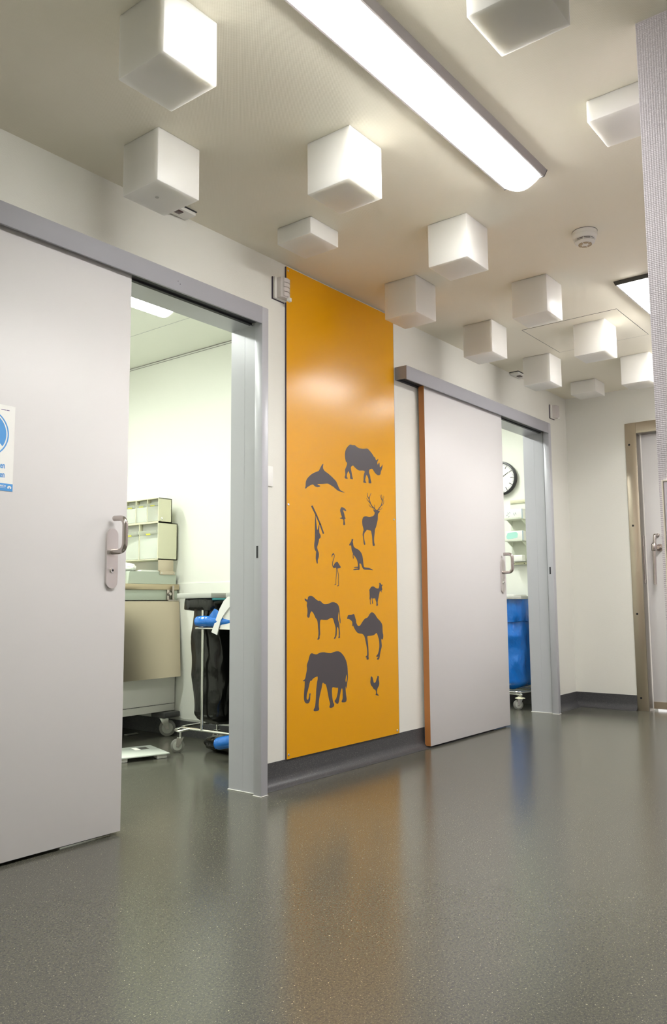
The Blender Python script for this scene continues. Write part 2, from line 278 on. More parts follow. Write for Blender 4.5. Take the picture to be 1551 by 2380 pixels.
 'zebra': {'p': [[[3.168,0.889],[3.175,0.89],[3.184,0.884],[3.19,0.883],[3.194,0.89],[3.195,0.897],[3.205,0.902],[3.219,0.903],[3.234,0.9],[3.247,0.892],[3.263,0.883],[3.277,0.877],[3.29,0.879],[3.299,0.874],[3.315,0.864],[3.327,0.86],[3.35,0.861],[3.366,0.863],[3.382,0.869],[3.399,0.871],[3.416,0.869],[3.435,0.863],[3.449,0.85],[3.455,0.834],[3.458,0.812],[3.46,0.79],[3.464,0.775],[3.463,0.756],[3.457,0.762],[3.455,0.778],[3.454,0.797],[3.452,0.815],[3.449,0.821],[3.445,0.805],[3.441,0.78],[3.448,0.767],[3.454,0.753],[3.455,0.732],[3.459,0.699],[3.455,0.694],[3.459,0.685],[3.451,0.68],[3.442,0.682],[3.448,0.691],[3.448,0.725],[3.438,0.743],[3.433,0.732],[3.429,0.695],[3.422,0.688],[3.42,0.681],[3.406,0.678],[3.405,0.682],[3.418,0.694],[3.422,0.737],[3.412,0.757],[3.403,0.779],[3.395,0.788],[3.379,0.789],[3.354,0.779],[3.33,0.779],[3.294,0.782],[3.29,0.765],[3.29,0.736],[3.291,0.715],[3.292,0.705],[3.286,0.696],[3.289,0.688],[3.28,0.679],[3.266,0.68],[3.275,0.692],[3.279,0.716],[3.274,0.744],[3.271,0.771],[3.266,0.782],[3.253,0.792],[3.248,0.802],[3.236,0.817],[3.223,0.826],[3.216,0.82],[3.209,0.809],[3.208,0.799],[3.203,0.793],[3.194,0.793],[3.186,0.801],[3.19,0.813],[3.191,0.835],[3.184,0.855],[3.189,0.869],[3.181,0.876],[3.171,0.879]]], 'k': [], },
 'camel': {'p': [[[3.531,0.801],[3.56,0.801],[3.569,0.803],[3.581,0.807],[3.588,0.801],[3.596,0.782],[3.603,0.769],[3.603,0.758],[3.613,0.745],[3.623,0.739],[3.639,0.742],[3.649,0.751],[3.665,0.766],[3.686,0.78],[3.707,0.783],[3.718,0.791],[3.731,0.805],[3.75,0.814],[3.766,0.809],[3.782,0.8],[3.803,0.779],[3.827,0.765],[3.844,0.751],[3.853,0.737],[3.854,0.715],[3.855,0.696],[3.861,0.683],[3.859,0.665],[3.851,0.655],[3.84,0.665],[3.84,0.648],[3.845,0.622],[3.839,0.608],[3.829,0.588],[3.823,0.567],[3.818,0.552],[3.809,0.547],[3.794,0.55],[3.798,0.557],[3.811,0.563],[3.805,0.565],[3.794,0.563],[3.788,0.567],[3.793,0.573],[3.803,0.577],[3.815,0.598],[3.821,0.621],[3.819,0.655],[3.809,0.676],[3.801,0.692],[3.795,0.697],[3.782,0.692],[3.771,0.686],[3.75,0.683],[3.713,0.683],[3.704,0.681],[3.707,0.664],[3.712,0.637],[3.714,0.611],[3.716,0.579],[3.713,0.57],[3.717,0.558],[3.71,0.553],[3.696,0.555],[3.695,0.561],[3.7,0.566],[3.687,0.567],[3.691,0.574],[3.702,0.578],[3.703,0.604],[3.696,0.635],[3.686,0.664],[3.678,0.685],[3.658,0.697],[3.633,0.698],[3.615,0.703],[3.6,0.713],[3.585,0.73],[3.577,0.744],[3.569,0.738],[3.567,0.744],[3.569,0.764],[3.553,0.774],[3.535,0.781],[3.526,0.779],[3.522,0.782],[3.525,0.791]]], 'k': [], },
 'elephant': {'p': [[[3.224,0.615],[3.239,0.609],[3.262,0.605],[3.281,0.612],[3.298,0.614],[3.323,0.614],[3.349,0.609],[3.381,0.606],[3.404,0.611],[3.428,0.614],[3.449,0.612],[3.47,0.602],[3.494,0.582],[3.511,0.558],[3.52,0.533],[3.523,0.5],[3.525,0.471],[3.521,0.455],[3.516,0.437],[3.512,0.41],[3.508,0.42],[3.503,0.427],[3.503,0.402],[3.508,0.375],[3.512,0.358],[3.508,0.347],[3.496,0.343],[3.469,0.346],[3.466,0.352],[3.477,0.363],[3.478,0.386],[3.477,0.413],[3.47,0.42],[3.463,0.409],[3.452,0.38],[3.445,0.352],[3.436,0.341],[3.425,0.343],[3.407,0.356],[3.409,0.361],[3.422,0.37],[3.434,0.396],[3.44,0.425],[3.426,0.425],[3.388,0.432],[3.385,0.412],[3.388,0.38],[3.394,0.355],[3.406,0.342],[3.401,0.331],[3.383,0.326],[3.366,0.328],[3.363,0.335],[3.372,0.348],[3.361,0.371],[3.353,0.401],[3.339,0.445],[3.332,0.453],[3.322,0.454],[3.312,0.462],[3.305,0.453],[3.302,0.437],[3.289,0.407],[3.279,0.378],[3.276,0.344],[3.282,0.33],[3.273,0.323],[3.253,0.322],[3.237,0.325],[3.235,0.333],[3.248,0.345],[3.254,0.381],[3.257,0.427],[3.264,0.466],[3.27,0.483],[3.269,0.496],[3.249,0.492],[3.232,0.487],[3.219,0.476],[3.212,0.479],[3.205,0.468],[3.197,0.444],[3.183,0.413],[3.18,0.395],[3.186,0.385],[3.194,0.387],[3.202,0.403],[3.202,0.415],[3.214,0.417],[3.21,0.402],[3.209,0.382],[3.199,0.369],[3.183,0.367],[3.167,0.376],[3.161,0.39],[3.161,0.415],[3.166,0.449],[3.169,0.481],[3.156,0.479],[3.15,0.481],[3.171,0.49],[3.178,0.514],[3.186,0.538],[3.183,0.558],[3.197,0.58],[3.206,0.604],[3.214,0.612]]], 'k': [], 'h': [[3.515,0.489],[3.506,0.474],[3.502,0.46],[3.505,0.447],[3.511,0.452],[3.516,0.468]], },
 'rooster': {'p': [[[3.738,0.461],[3.746,0.458],[3.753,0.449],[3.757,0.437],[3.761,0.424],[3.77,0.422],[3.779,0.426],[3.785,0.435],[3.79,0.445],[3.797,0.451],[3.796,0.457],[3.802,0.46],[3.81,0.456],[3.812,0.45],[3.809,0.438],[3.814,0.426],[3.815,0.413],[3.81,0.402],[3.798,0.392],[3.792,0.38],[3.791,0.369],[3.795,0.359],[3.81,0.352],[3.805,0.35],[3.796,0.35],[3.785,0.356],[3.779,0.354],[3.777,0.359],[3.783,0.363],[3.782,0.376],[3.775,0.385],[3.765,0.388],[3.756,0.392],[3.751,0.402],[3.742,0.406],[3.732,0.417],[3.728,0.429],[3.731,0.441],[3.732,0.451],[3.734,0.458]]], 'k': [], },
}

# ------------------------------------------------------------------ the setting
ZC = 2.60                     # ceiling height
YW = 2.685                    # corridor face of the left wall
YB = 2.83                     # room face of the left wall
XE = 6.68                     # end wall
O1 = (1.80, 2.815); O2 = (5.13, 6.145)   # door openings in the wall
def struct(name, bm, m, label, cat, sm=False):
    o = obj(name, bm, m, None, sm); return tag(o, label, cat, kind='structure')

b = bm_new(); bx(b, -3.1, 7.4, -1.6, 5.6, -0.1, 0.0)
struct('floor', b, M['floor'], 'glossy grey speckled vinyl floor running through corridor and side rooms', 'floor')
b = bm_new(); bx(b, -3.1, 7.4, -1.6, YB - 0.07, ZC, ZC + 0.1)
struct('ceiling', b, M['ceiling'], 'warm white finely textured corridor ceiling', 'ceiling')
b = bm_new(); bx(b, -3.1, 7.4, YB - 0.07, 5.6, ZC, ZC + 0.1)
struct('ceiling_room', b, M['ceil_room'], 'white ceiling of the bright rooms behind the sliding doors', 'ceiling')
b = bm_new()
for x0, x1, z0, z1 in ((-3.0, O1[0], 0, ZC), (O1[0], O1[1], 2.22, ZC), (O1[1], O2[0], 0, ZC), (O2[0], O2[1], 2.22, ZC), (O2[1], 7.2, 0, ZC)):
    bx(b, x0, x1, YW, YB, z0, z1)
struct('wall_left', b, M['wall'], 'off-white corridor wall with two sliding door openings and orange panel', 'wall')
b = bm_new()
bx(b, XE, 6.90, 2.095, YW, 0, ZC); bx(b, XE, 6.90, 1.14, 2.095, 2.222, ZC); bx(b, XE, 6.90, 0.687, 1.14, 0, ZC)
struct('wall_end', b, M['wall'], 'cream end wall around the steel framed door', 'wall')
b = bm_new(); bx(b, 2.37, 7.2, -1.5, 0.687, 0, ZC)
struct('wall_right', b, M['wallpaper'], 'mauve white wall corner with bumpy wallpaper at the right edge', 'wall')
b = bm_new(); bx(b, -3.0, 2.37, -1.6, -1.5, 0, ZC); bx(b, -3.1, -3.0, -1.6, YW, 0, ZC)
struct('wall_back', b, M['wall'], 'off-white corridor walls behind the viewpoint', 'wall')
b = bm_new(); bx(b, 3.72, 3.84, YB, 5.5, 0, ZC); bx(b, 0.9, 1.0, YB, 5.5, 0, ZC); bx(b, 1.0, 3.72, 5.4, 5.5, 0, ZC)
struct('wall_room', b, M['wall_room'], 'bright white walls of the room behind the near sliding door', 'wall')
b = bm_new(); bx(b, 6.60, 6.72, YB, 5.5, 0, ZC); bx(b, 3.84, 6.60, 5.4, 5.5, 0, ZC)
struct('wall_far_room', b, M['wall_room'], 'bright white walls of the room behind the far sliding door', 'wall')

# coved skirting: profile swept along the walls
def cove(name, path_pts, nrm, label):
    """profile (distance from wall, height) swept from path start to end"""
    prof = [(0.0, 0.118), (0.004, 0.118), (0.004, 0.050), (0.007, 0.036), (0.014, 0.022), (0.026, 0.010), (0.040, 0.003), (0.052, 0.0005), (0.0, 0.0005)]
    b = bm_new(); a, e = Vector(path_pts[0]), Vector(path_pts[1]); n = Vector(nrm)
    A = [b.verts.new(a + n * d + Vector((0, 0, h))) for d, h in prof]; B = [b.verts.new(e + n * d + Vector((0, 0, h))) for d, h in prof]
    for i in range(len(prof) - 1): b.faces.new((A[i], A[i + 1], B[i + 1], B[i]))
    b.faces.new(A); b.faces.new(B[::-1])
    return struct(name, b, M['skirt'], label, 'skirting', sm=True)
cove('baseboard_left', ((2.816, YW, 0), (5.12, YW, 0)), (0, -1, 0), 'dark grey coved skirting below the orange panel between the doors')
cove('baseboard_left_far', ((6.16, YW, 0), (XE, YW, 0)), (0, -1, 0), 'dark grey coved skirting right of the far sliding door')
cove('baseboard_end', ((XE, 2.184, 0), (XE, YW, 0)), (-1, 0, 0), 'dark grey coved skirting left of the steel door frame')
cove('baseboard_right', ((2.37, -1.5, 0), (2.37, 0.687, 0)), (-1, 0, 0), 'dark grey coved skirting under the mauve wall corner')
b = bm_new(); bx(b, 3.708, 3.72, YB, 5.4, 0, 0.10); bx(b, 1.0, 3.708, 5.388, 5.4, 0, 0.10)
struct('baseboard_room', b, M['skirt'], 'dark grey skirting in the near side room', 'skirting')
b = bm_new(); bx(b, 6.588, 6.60, YB, 5.4, 0, 0.10)
struct('baseboard_far_room', b, M['skirt'], 'dark grey skirting in the far side room', 'skirting')

# wall guard sheet on the right wall corner
b = bm_new(); bx(b, 2.360, 2.3695, -1.4, 0.672, 0.13, 1.200, 0.002)
struct('trim_1', b, M['guard'], 'smooth mauve wall guard sheet on the right wall corner', 'trim')
b = bm_new(); bx(b, 2.358, 2.3695, 0.672, 0.6765, 0.13, 1.205, 0.001); bx(b, 2.358, 2.3695, -1.4, 0.672, 1.200, 1.205, 0.001)
struct('trim_2', b, M['guard_edge'], 'cream edge strip around the mauve wall guard sheet', 'trim')
# joint and shadow lines of the room ceiling
b = bm_new(); bx(b, 3.716, 3.7198, YB, 5.4, 2.583, 2.5855); bx(b, 3.714, 3.7198, YB, 5.4, 2.5965, 2.5995)
struct('trim_3', b, M['housing'], 'thin grey shadow strip where the room wall meets the ceiling', 'trim')
b = bm_new(); bx(b, 3.25, 3.252, YB, 5.4, 2.5985, 2.5998)
struct('trim_4', b, M['frame'], 'hairline joint in the room ceiling', 'trim')
b = bm_new(); bx(b, 3.7155, 3.7195, YB + 0.02, 5.4, 0.11, 1.005, 0.001)
struct('trim_5', b, M['wall_room'], 'white wall guard sheet on the lower room wall', 'trim')

# inspection hatch in the ceiling: panel flush in a dark hairline
hx0, hx1, hy0, hy1 = 4.755, 5.363, 1.57, 2.182
t = thing('ceiling_hatch', ((hx0 + hx1) / 2, (hy0 + hy1) / 2, ZC), 'square ceiling hatch outlined by a hairline above the far white cubes', 'hatch')
b = bm_new()
for q in ((hx0, hx1, hy0, hy0 + 0.003), (hx0, hx1, hy1 - 0.003, hy1), (hx0, hx0 + 0.003, hy0, hy1), (hx1 - 0.003, hx1, hy0, hy1)):
    bx(b, q[0], q[1], q[2], q[3], ZC - 0.0008, ZC)
obj('hatch_joint', b, M['dark'], t, sm=False)
b = bm_new(); bx(b, hx0 + 0.004, hx1 - 0.004, hy0 + 0.004, hy1 - 0.004, ZC - 0.0015, ZC - 0.0001)
obj('hatch_panel', b, M['ceiling'], t, sm=False)

# ------------------------------------------------------------------ sliding doors
def sliding_door(n, leaf_x0, leaf_x1, post_x, rail_x0, near, label, handle_dx):
    """post_x: left face of the closing post"""
    op0 = post_x + 0.03 - 1.0
    t = thing('door_%d' % n, ((leaf_x0 + leaf_x1) / 2, 2.65, 0), label, 'door', kind='structure')
    # leaf
    b = bm_new(); bx(b, leaf_x0 + 0.0006, leaf_x1 - 0.0006, 2.630, 2.672, 0.012, 2.212, 0.0004)
    leaf = obj('door_leaf', b, M['door'], t)
    for xx in (leaf_x0, leaf_x1 - 0.0006):
        b = bm_new(); bx(b, xx, xx + 0.0006, 2.6312, 2.6708, 0.012, 2.212)
        e = obj('edge_band', b, M['door_edge'], leaf); e['label'] = 'orange brown edge band'
    b = bm_new(); bx(b, leaf_x0 + 0.03, leaf_x1 - 0.03, 2.648, 2.654, 0.004, 0.013)
    obj('floor_groove', b, M['dark'], leaf)
    # handle plate and bow handle
    hx = leaf_x1 + handle_dx
    b = bm_new()
    pts = []
    for k in range(25):
        a = math.pi * k / 24; pts.append((hx + 0.026 * math.cos(a), 1.134 + 0.026 * math.sin(a)))
    for k in range(25):
        a = math.pi + math.pi * k / 24; pts.append((hx + 0.026 * math.cos(a), 0.955 + 0.026 * math.sin(a)))
    prism(b, pts, 2.620, 2.630, 'y')
    for e in b.edges: pass
    pl = obj('handle_plate', b, M['plate'], leaf); pl['label'] = 'long rounded satin steel plate'
    b = bm_new(); cyl(b, (hx, 2.6215, 0.998), (0, -1, 0), 0.0105, 0.006, 24, 0.001)
    obj('lock_cylinder', b, M['chrome'], leaf)
    b = bm_new(); cyl(b, (hx, 2.616, 0.998), (0, -1, 0), 0.0045, 0.001, 12)
    obj('keyhole', b, M['dark'], leaf)
    b = bm_new()
    tube(b, fillet([(hx, 2.622, 1.070), (hx + 0.004, 2.550, 1.070), (hx + 0.004, 2.550, 1.197), (hx, 2.612, 1.199)], 0.045, 10), 0.0110, 16)
    obj('pull_handle', b, M['satin'], leaf)
    b = bm_new()
    tube(b, fillet([(hx, 2.68, 1.070), (hx + 0.004, 2.74, 1.070), (hx + 0.004, 2.74, 1.197), (hx, 2.69, 1.197)], 0.035, 8), 0.0105, 16) if False else cyl(b, (leaf_x1 - 0.012, 2.672, 1.09), (0, 1, 0), 0.010, 0.012, 16, 0.002)
    obj('bolt_knob', b, M['satin'], leaf)
    # running rail
    b = bm_new()
    bx(b, rail_x0, post_x - 0.0005, 2.600, 2.610, 2.200, 2.284, 0.001)        # front cover
    bx(b, rail_x0, post_x - 0.0005, 2.610, YW - 0.0005, 2.274, 2.284)           # top
    bx(b, rail_x0, rail_x0 + 0.004, 2.610, YW - 0.0005, 2.204, 2.274)           # end plate
    obj('rail_cover', b, M['rail'], t)
    b = bm_new(); bx(b, rail_x0 + 0.01, post_x - 0.001, 2.6105, 2.667, 2.2135, 2.2735)
    bx(b, rail_x0 + 0.01, post_x - 0.001, 2.667, YW - 0.0005, 2.206, 2.2735)
    obj('rail_track_shade', b, M['dark'], t, sm=False)  # track block filled dark, stands in for shade inside the rail slot
    # closing post
    b = bm_new()
    bx(b, post_x, post_x + 0.044, 2.600, 2.648, 0.003, 2.284, 0.002)
    bx(b, post_x + 0.030, post_x + 0.044, 2.648, YW - 0.0005, 0.003, 2.284)
    post = obj('closing_post', b, M['frame'], t)
    b = bm_new(); bx(b, post_x - 0.0006, post_x, 2.6225, 2.6345, 1.077, 1.134)
    obj('strike_slot', b, M['dark'], post, sm=False)
    b = bm_new(); bx(b, post_x - 0.003, post_x + 0.046, 2.597, 2.651, 0.0, 0.003, 0.001)
    obj('sealant_bead', b, M['sealant'], post)
    # reveal lining: jamb and head
    b = bm_new()
    bx(b, post_x + 0.028, post_x + 0.042, 2.664, 2.835, 0.003, 2.232)
    bx(b, post_x + 0.0275, post_x + 0.0295, 2.742, 2.7435, 0.003, 2.216)
    j = obj('jamb_lining', b, M['frame'], t)
    b = bm_new(); bx(b, post_x + 0.023, post_x + 0.043, 2.662, 2.838, 0.0, 0.004, 0.001)
    obj('sealant_bead', b, M['sealant'], j)
    b = bm_new(); bx(b, op0, post_x + 0.028, 2.689, 2.835, 2.212, 2.2199)
    obj('head_lining', b, M['frame'], t)
    b = bm_new(); bx(b, op0 - 0.012, op0, 2.69, 2.835, 0.003, 2.219)
    obj('rear_jamb_lining', b, M['frame'], t)
    return t, leaf
d1, leaf1 = sliding_door(1, 0.955, 2.025, 2.772, 0.80, True, 'near pale grey sliding door pushed left, open on the bright room', -0.072)
d2, leaf2 = sliding_door(2, 4.278, 5.338, 6.105, 4.035, False, 'far pale grey sliding door with orange edge, nearly closed', -0.062)
b = bm_new()
for dx in (0, 0.012): cyl(b, (2.245 + dx, 2.6, 2.244 - dx * 0.8), (0, -1, 0), 0.0018, 0.0006, 10)
obj('rail_mark', b, M['dark'], d1)

# ------------------------------------------------------------------ steel framed door in the end wall
t = thing('door_3', (XE, 1.62, 0), 'steel framed pale door with long lever bar in the end wall', 'door', kind='structure')
b = bm_new()
bx(b, XE - 0.012, XE - 0.0005, 2.095, 2.183, 0.0, 2.310, 0.0015)
bx(b, XE - 0.012, XE - 0.0005, 1.05, 2.0945, 2.222, 2.310, 0.0015)
bx(b, XE - 0.012, XE - 0.0005, 1.05, 1.14, 0.0, 2.2215, 0.0015)
fr = obj('frame_casing', b, M['steel'], t)
for zz in (2.131, 1.468, 0.759, 0.10):
    b = bm_new(); cyl(b, (XE - 0.012, 2.152, zz), (-1, 0, 0), 0.0085, 0.0015, 18)
    obj('plug', b, M['black'], fr)
b = bm_new(); bx(b, XE - 0.011, XE + 0.10, 2.090, 2.0948, 0, 2.2215); bx(b, XE - 0.011, XE + 0.10, 1.145, 2.090, 2.217, 2.2215)
rv = obj('reveal_lining', b, M['reveal_steel'], t)
b = bm_new(); bx(b, XE + 0.012, XE + 0.062, 2.087, 2.090, 1.0, 1.385); bx(b, XE + 0.02, XE + 0.05, 2.085, 2.087, 1.03, 1.30)
obj('strike_plate', b, M['satin'], rv)
b = bm_new(); bx(b, XE + 0.066, XE + 0.10, 1.15, 2.080, 0.014, 2.214, 0.002)
lf = obj('door_panel', b, M['door'], t)
b = bm_new(); bx(b, XE + 0.0635, XE + 0.066, 1.15, 2.079, 0.016, 0.070)
obj('kick_strip', b, M['steel'], lf)
b = bm_new()
cyl(b, (XE + 0.066, 1.972, 1.285), (-1, 0, 0), 0.030, 0.010, 28, 0.002)
cyl(b, (XE + 0.058, 1.972, 1.285), (-1, 0, 0), 0.014, 0.050, 20)
cyl(b, (XE + 0.066, 1.985, 1.385), (-1, 0, 0), 0.016, 0.008, 20, 0.002)
tube(b, fillet([(XE + 0.060, 1.985, 1.385), (XE + 0.018, 1.994, 1.385), (XE + 0.012, 1.998, 1.300)], 0.012, 5), 0.0125, 14)
tube(b, [(XE + 0.010, 1.999, 1.318), (XE + 0.008, 1.999, 1.312), (XE + 0.008, 2.0, 1.262), (XE + 0.008, 2.0, 1.256)], [0.016, 0.021, 0.021, 0.016], 18)
tube(b, [(XE + 0.008, 2.0, 1.30), (XE + 0.006, 2.004, 0.992)], 0.0125, 14)
h = obj('lever_bar', b, M['satin'], lf); h['label'] = 'long vertical satin steel lever bar'

# ------------------------------------------------------------------ luminaires
def luminaire(x0, x1, label, group, y0=1.252, y1=1.434, z0=2.577, dmat='diffuser', hm='housing', sag=0.034):
    t = thing('ceiling_light', ((x0 + x1) / 2, (y0 + y1) / 2, ZC), label, 'ceiling light', group)
    b = bm_new()
    prism(b, [(y0 - 0.010, ZC - 0.0002), (y0 + 0.004, z0), (y0 + 0.010, z0), (y0 + 0.010, z0 + 0.008), (y1 - 0.010, z0 + 0.008), (y1 - 0.010, z0), (y1 - 0.003, z0), (y1 + 0.006, ZC - 0.0002)], x0 + 0.003, x1 - 0.003, 'x')
    obj('housing', b, M[hm], t)
    arc = [(y0 + 0.019 + (y1 - y0 - 0.027) * k / 20, z0 + 0.003 - sag * math.sin(math.pi * k / 20)) for k in range(21)]
    b = bm_new(); prism(b, arc[::-1], x0 + 0.008, x1 - 0.006, 'x')
    df = obj('diffuser', b, M[dmat], t)
    for xx in (x0 + 0.004, x1 - 0.006):
        b = bm_new(); prism(b, arc[::-1], xx, xx + 0.004, 'x'); obj('cover_end', b, M['cover_end'], df)
    for xx, n_ in ((x0, 'end_cap'), (x1 - 0.003, 'end_cap')):
        b = bm_new(); prism(b, [(y0 - 0.011, ZC - 0.0002), (y0 + 0.003, z0 - 0.001), (y1 - 0.002, z0 - 0.001), (y1 + 0.007, ZC - 0.0002)], xx, xx + 0.003, 'x')
        obj(n_, b, M['cap'], t)
    return t
luminaire(1.40, 3.000, 'long lit strip light with grey housing, nearest on the corridor ceiling', 'corridor strip lights')
luminaire(4.330, 5.93, 'far lit strip light with dark end cap, half hidden by the right wall', 'corridor strip lights')
luminaire(-1.53, 0.07, 'added unseen lit strip light on the corridor ceiling behind the viewpoint', 'corridor strip lights')  # added lamp out of view, lifts the corridor brightness
luminaire(1.55, 3.030, 'lit strip light inside the room behind the near sliding door', 'room strip lights', 3.50, 3.70, 2.56, 'diffuser_room', 'white', 0.034)
luminaire(1.55, 3.030, 'added unseen second lit strip light deeper in the near side room', 'room strip lights', 4.60, 4.80, 2.56, 'diffuser_room', 'white', 0.034)  # added lamp out of view, brightens the near room
luminaire(4.60, 6.10, 'lit strip light inside the room behind the far sliding door', 'room strip lights', 3.45, 3.65, 2.56, 'diffuser_far', 'white', 0.034)

# ------------------------------------------------------------------ white ceiling cubes
A = 0.203
def cube_bm(h):
    b = bm_new(); bx(b, -A / 2, A / 2, -A / 2, A / 2, -h, -0.0002, 0.004); return b
def first(h):
    o = obj('ceiling_cube', cube_bm(h), M['opal']); return o
full = first(0.205); low = first(0.080)
G = 'white cubes hanging under the ceiling'
cubes = [  # x, y of the near corner, height class, label
 (1.376, 1.668, 'full', 'largest white cube at upper left, cut by the top of the picture'),
 (1.817, 2.224, 'full', 'white cube with small screw dot underneath, above the near sliding door rail'),
 (2.245, 1.673, 'full', 'bright white cube left of the long strip light, right side glowing'),
 (2.700, 2.236, 'low_a', 'flat half-height white block just above the top of the orange panel'),
 (3.112, 1.674, 'full', 'white cube below the end of the long strip light'),
 (3.560, 2.225, 'full', 'pinkish lit white cube touching the right top corner of the orange panel'),
 (3.986, 1.678, 'full', 'white cube left of the ceiling hatch corner'),
 (4.445, 2.234, 'full', 'peach tinted white cube left of the small presence sensor'),
 (4.870, 1.684, 'full', 'bright white cube inside the ceiling hatch outline'),
 (5.322, 2.238, 'full', 'white cube just right of the small presence sensor, above far door rail'),
 (5.742, 1.685, 'full', 'white cube farthest right, cut by the mauve wall corner'),
 (6.180, 2.232, 'low_b', 'small flat white block nearest the end wall'),
 (1.787, 0.743, 'full', 'white cube at top right, seen from below and cut by the picture top'),
 (2.651, 0.745, 'low_c', 'flat white block at right, partly behind the mauve wall corner'),
]
used = set(); protos = {'full': full, 'low_a': low, 'low_b': None, 'low_c': None}
for x, y, k, lab in cubes:
    if k in used: o = protos[k].copy(); C.objects.link(o)
    elif k == 'full': o = full
    elif k == 'low_a': o = low
    else: o = first(0.103 if k == 'low_b' else 0.080); protos[k] = o
    used.add(k)
    o.location = (x + A / 2, y + A / 2, ZC); tag(o, lab, 'cube', G)
    if 'screw dot' in lab:
        b = bm_new(); cyl(b, (x + 0.085, y + 0.105, ZC - 0.2052), (0, 0, -1), 0.007, 0.0015, 20, 0.0005)
        obj('screw_cap', b, M['grey_cap'], o)

# ------------------------------------------------------------------ orange animal panel
px0, px1, pz0, pz1 = 3.031, 4.010, 0.119, 2.590
t = thing('animal_panel', ((px0 + px1) / 2, YW, pz0), 'tall glossy orange wall panel with many grey animal silhouettes', 'wall panel')
b = bm_new(); bx(b, px0 + 0.001, px1 - 0.001, 2.675, 2.6765, pz0, pz1)
obj('face_sheet', b, M['orange'], t, sm=False)
b = bm_new(); bx(b, px0, px1, 2.6765, YW - 0.0003, pz0, pz1)
obj('backing', b, M['panel_edge'], t, sm=False)
b = bm_new(); bx(b, px1 - 0.001, px1 + 0.0006, 2.675, 2.6765, pz0, pz1); bx(b, px0 , px0 + 0.001, 2.675, 2.6765, pz0, pz1)
obj('panel_rim', b, M['panel_edge'], t, sm=False)
for q in ((px0 + 0.014, 2.571), (px0 + 0.014, 1.357), (px0 + 0.014, 0.138), (px1 - 0.024, 2.571), (px1 - 0.024, 1.353), (px1 - 0.024, 0.137)):
    b = bm_new(); cyl(b, (q[0], 2.675, q[1]), (0, -1, 0), 0.0065, 0.0025, 16, 0.0012)
    obj('screw', b, M['chrome'], t)

def chaikin(p, it=2):
    for _ in range(it):
        out = []
        n = len(p)
        for i in range(n):
            a, c = p[i], p[(i + 1) % n]
            out.append((a[0] * .8 + c[0] * .2, a[1] * .8 + c[1] * .2)); out.append((a[0] * .2 + c[0] * .8, a[1] * .2 + c[1] * .8))
        p = out
    return p
def silhouette(name, d, m):
    b = bm_new()
    def fill(loops, y):
        vec = [[Vector((q[0], q[1], 0)) for q in L] for L in loops]
        flat = [q for L in loops for q in L]
        V = [b.verts.new((q[0], y, q[1])) for q in flat]
        for tri in tessellate_polygon(vec):
            try: b.faces.new([V[i] for i in tri])
            except ValueError: pass
        W = [b.verts.new((q[0], 2.675, q[1])) for q in flat]
        s = 0
        for L in loops:
            n = len(L)
            for i in range(n):
                j = (i + 1) % n; b.faces.new((V[s + i], V[s + j], W[s + j], W[s + i]))
            s += n
    for i, p in enumerate(d['p']):
        loops = [chaikin(p, 2)]
        if 'h' in d and i == 0: loops.append(chaikin(d['h'], 1)[::-1])
        fill(loops, 2.6744)
    for p in d.get('k', []): fill([p], 2.6743)
    for f in b.faces: f.normal_update()
    me_bm = b
    o = obj(name + '_silhouette', me_bm, m, t, sm=False); o['label'] = 'dark grey %s silhouette' % name
    return o
for n_, d_ in SIL.items(): silhouette({'rooster': 'hen', 'gibbon': 'swinging_ape', 'deer': 'stag'}.get(n_, n_), d_, M['print'])

# ------------------------------------------------------------------ wall and ceiling devices
def motion_sensor(x, z, label, s=1.0):
    t = thing('motion_sensor', (x + 0.045, YW, z), label, 'motion sensor', 'door motion sensors on the wall')
    b = bm_new(); bx(b, x, x + 0.092, 2.679, YW - 0.0003, z - 0.058, z + 0.058)
    obj('shadow_gap', b, M['panel_edge'], t, sm=False)
    b = bm_new(); bx(b, x + 0.003, x + 0.092, 2.664, 2.679, z - 0.056, z + 0.057, 0.003)
    obj('base_plate', b, M['white'], t)
    b = bm_new(); prism(b, [(x + 0.016, 2.664), (x + 0.020, 2.640), (x + 0.030, 2.632), (x + 0.075, 2.632), (x + 0.085, 2.640), (x + 0.088, 2.664)], z - 0.052, z + 0.052, 'z')
    bd = obj('lens_body', b, M['lens'], t)
    b = bm_new()
    for k in range(4):
        zz = z + 0.036 - k * 0.024
        prism(b, [(x + 0.027, 2.633), (x + 0.031, 2.626), (x + 0.052, 2.620), (x + 0.074, 2.626), (x + 0.079, 2.633)], zz - 0.010, zz + 0.011, 'z')
    obj('lens_facets', b, M['lens'], bd)
    b = bm_new(); prism(b, [(x + 0.060, 2.636), (x + 0.066, 2.622), (x + 0.084, 2.624), (x + 0.088, 2.642)], z - 0.064, z - 0.046, 'z')
    obj('adjuster_tab', b, M['white'], t)
motion_sensor(2.930, 2.448, 'pale motion sensor overlapping the left edge of the orange panel top')
motion_sensor(6.330, 2.430, 'pale motion sensor above right of the far sliding door frame')

def presence_sensor(x, y, label):
    t = thing('presence_sensor', (x + 0.08, y, ZC), label, 'sensor', 'small ceiling presence sensors')
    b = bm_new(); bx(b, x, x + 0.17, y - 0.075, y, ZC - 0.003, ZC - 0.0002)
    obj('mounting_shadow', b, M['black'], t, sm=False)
    b = bm_new(); bx(b, x + 0.004, x + 0.168, y - 0.072, y - 0.002, ZC - 0.020, ZC - 0.003, 0.005)
    obj('sensor_body', b, M['white'], t)
    b = bm_new(); bx(b, x + 0.06, x + 0.105, y - 0.060, y - 0.030, ZC - 0.0235, ZC - 0.0195, 0.001)
    obj('detector_window', b, M['red'], t)
presence_sensor(5.60, 2.682, 'small white presence sensor with dark red window above the far door')
presence_sensor(2.185, 2.682, 'small white presence sensor peeping out behind the cube with the screw dot')

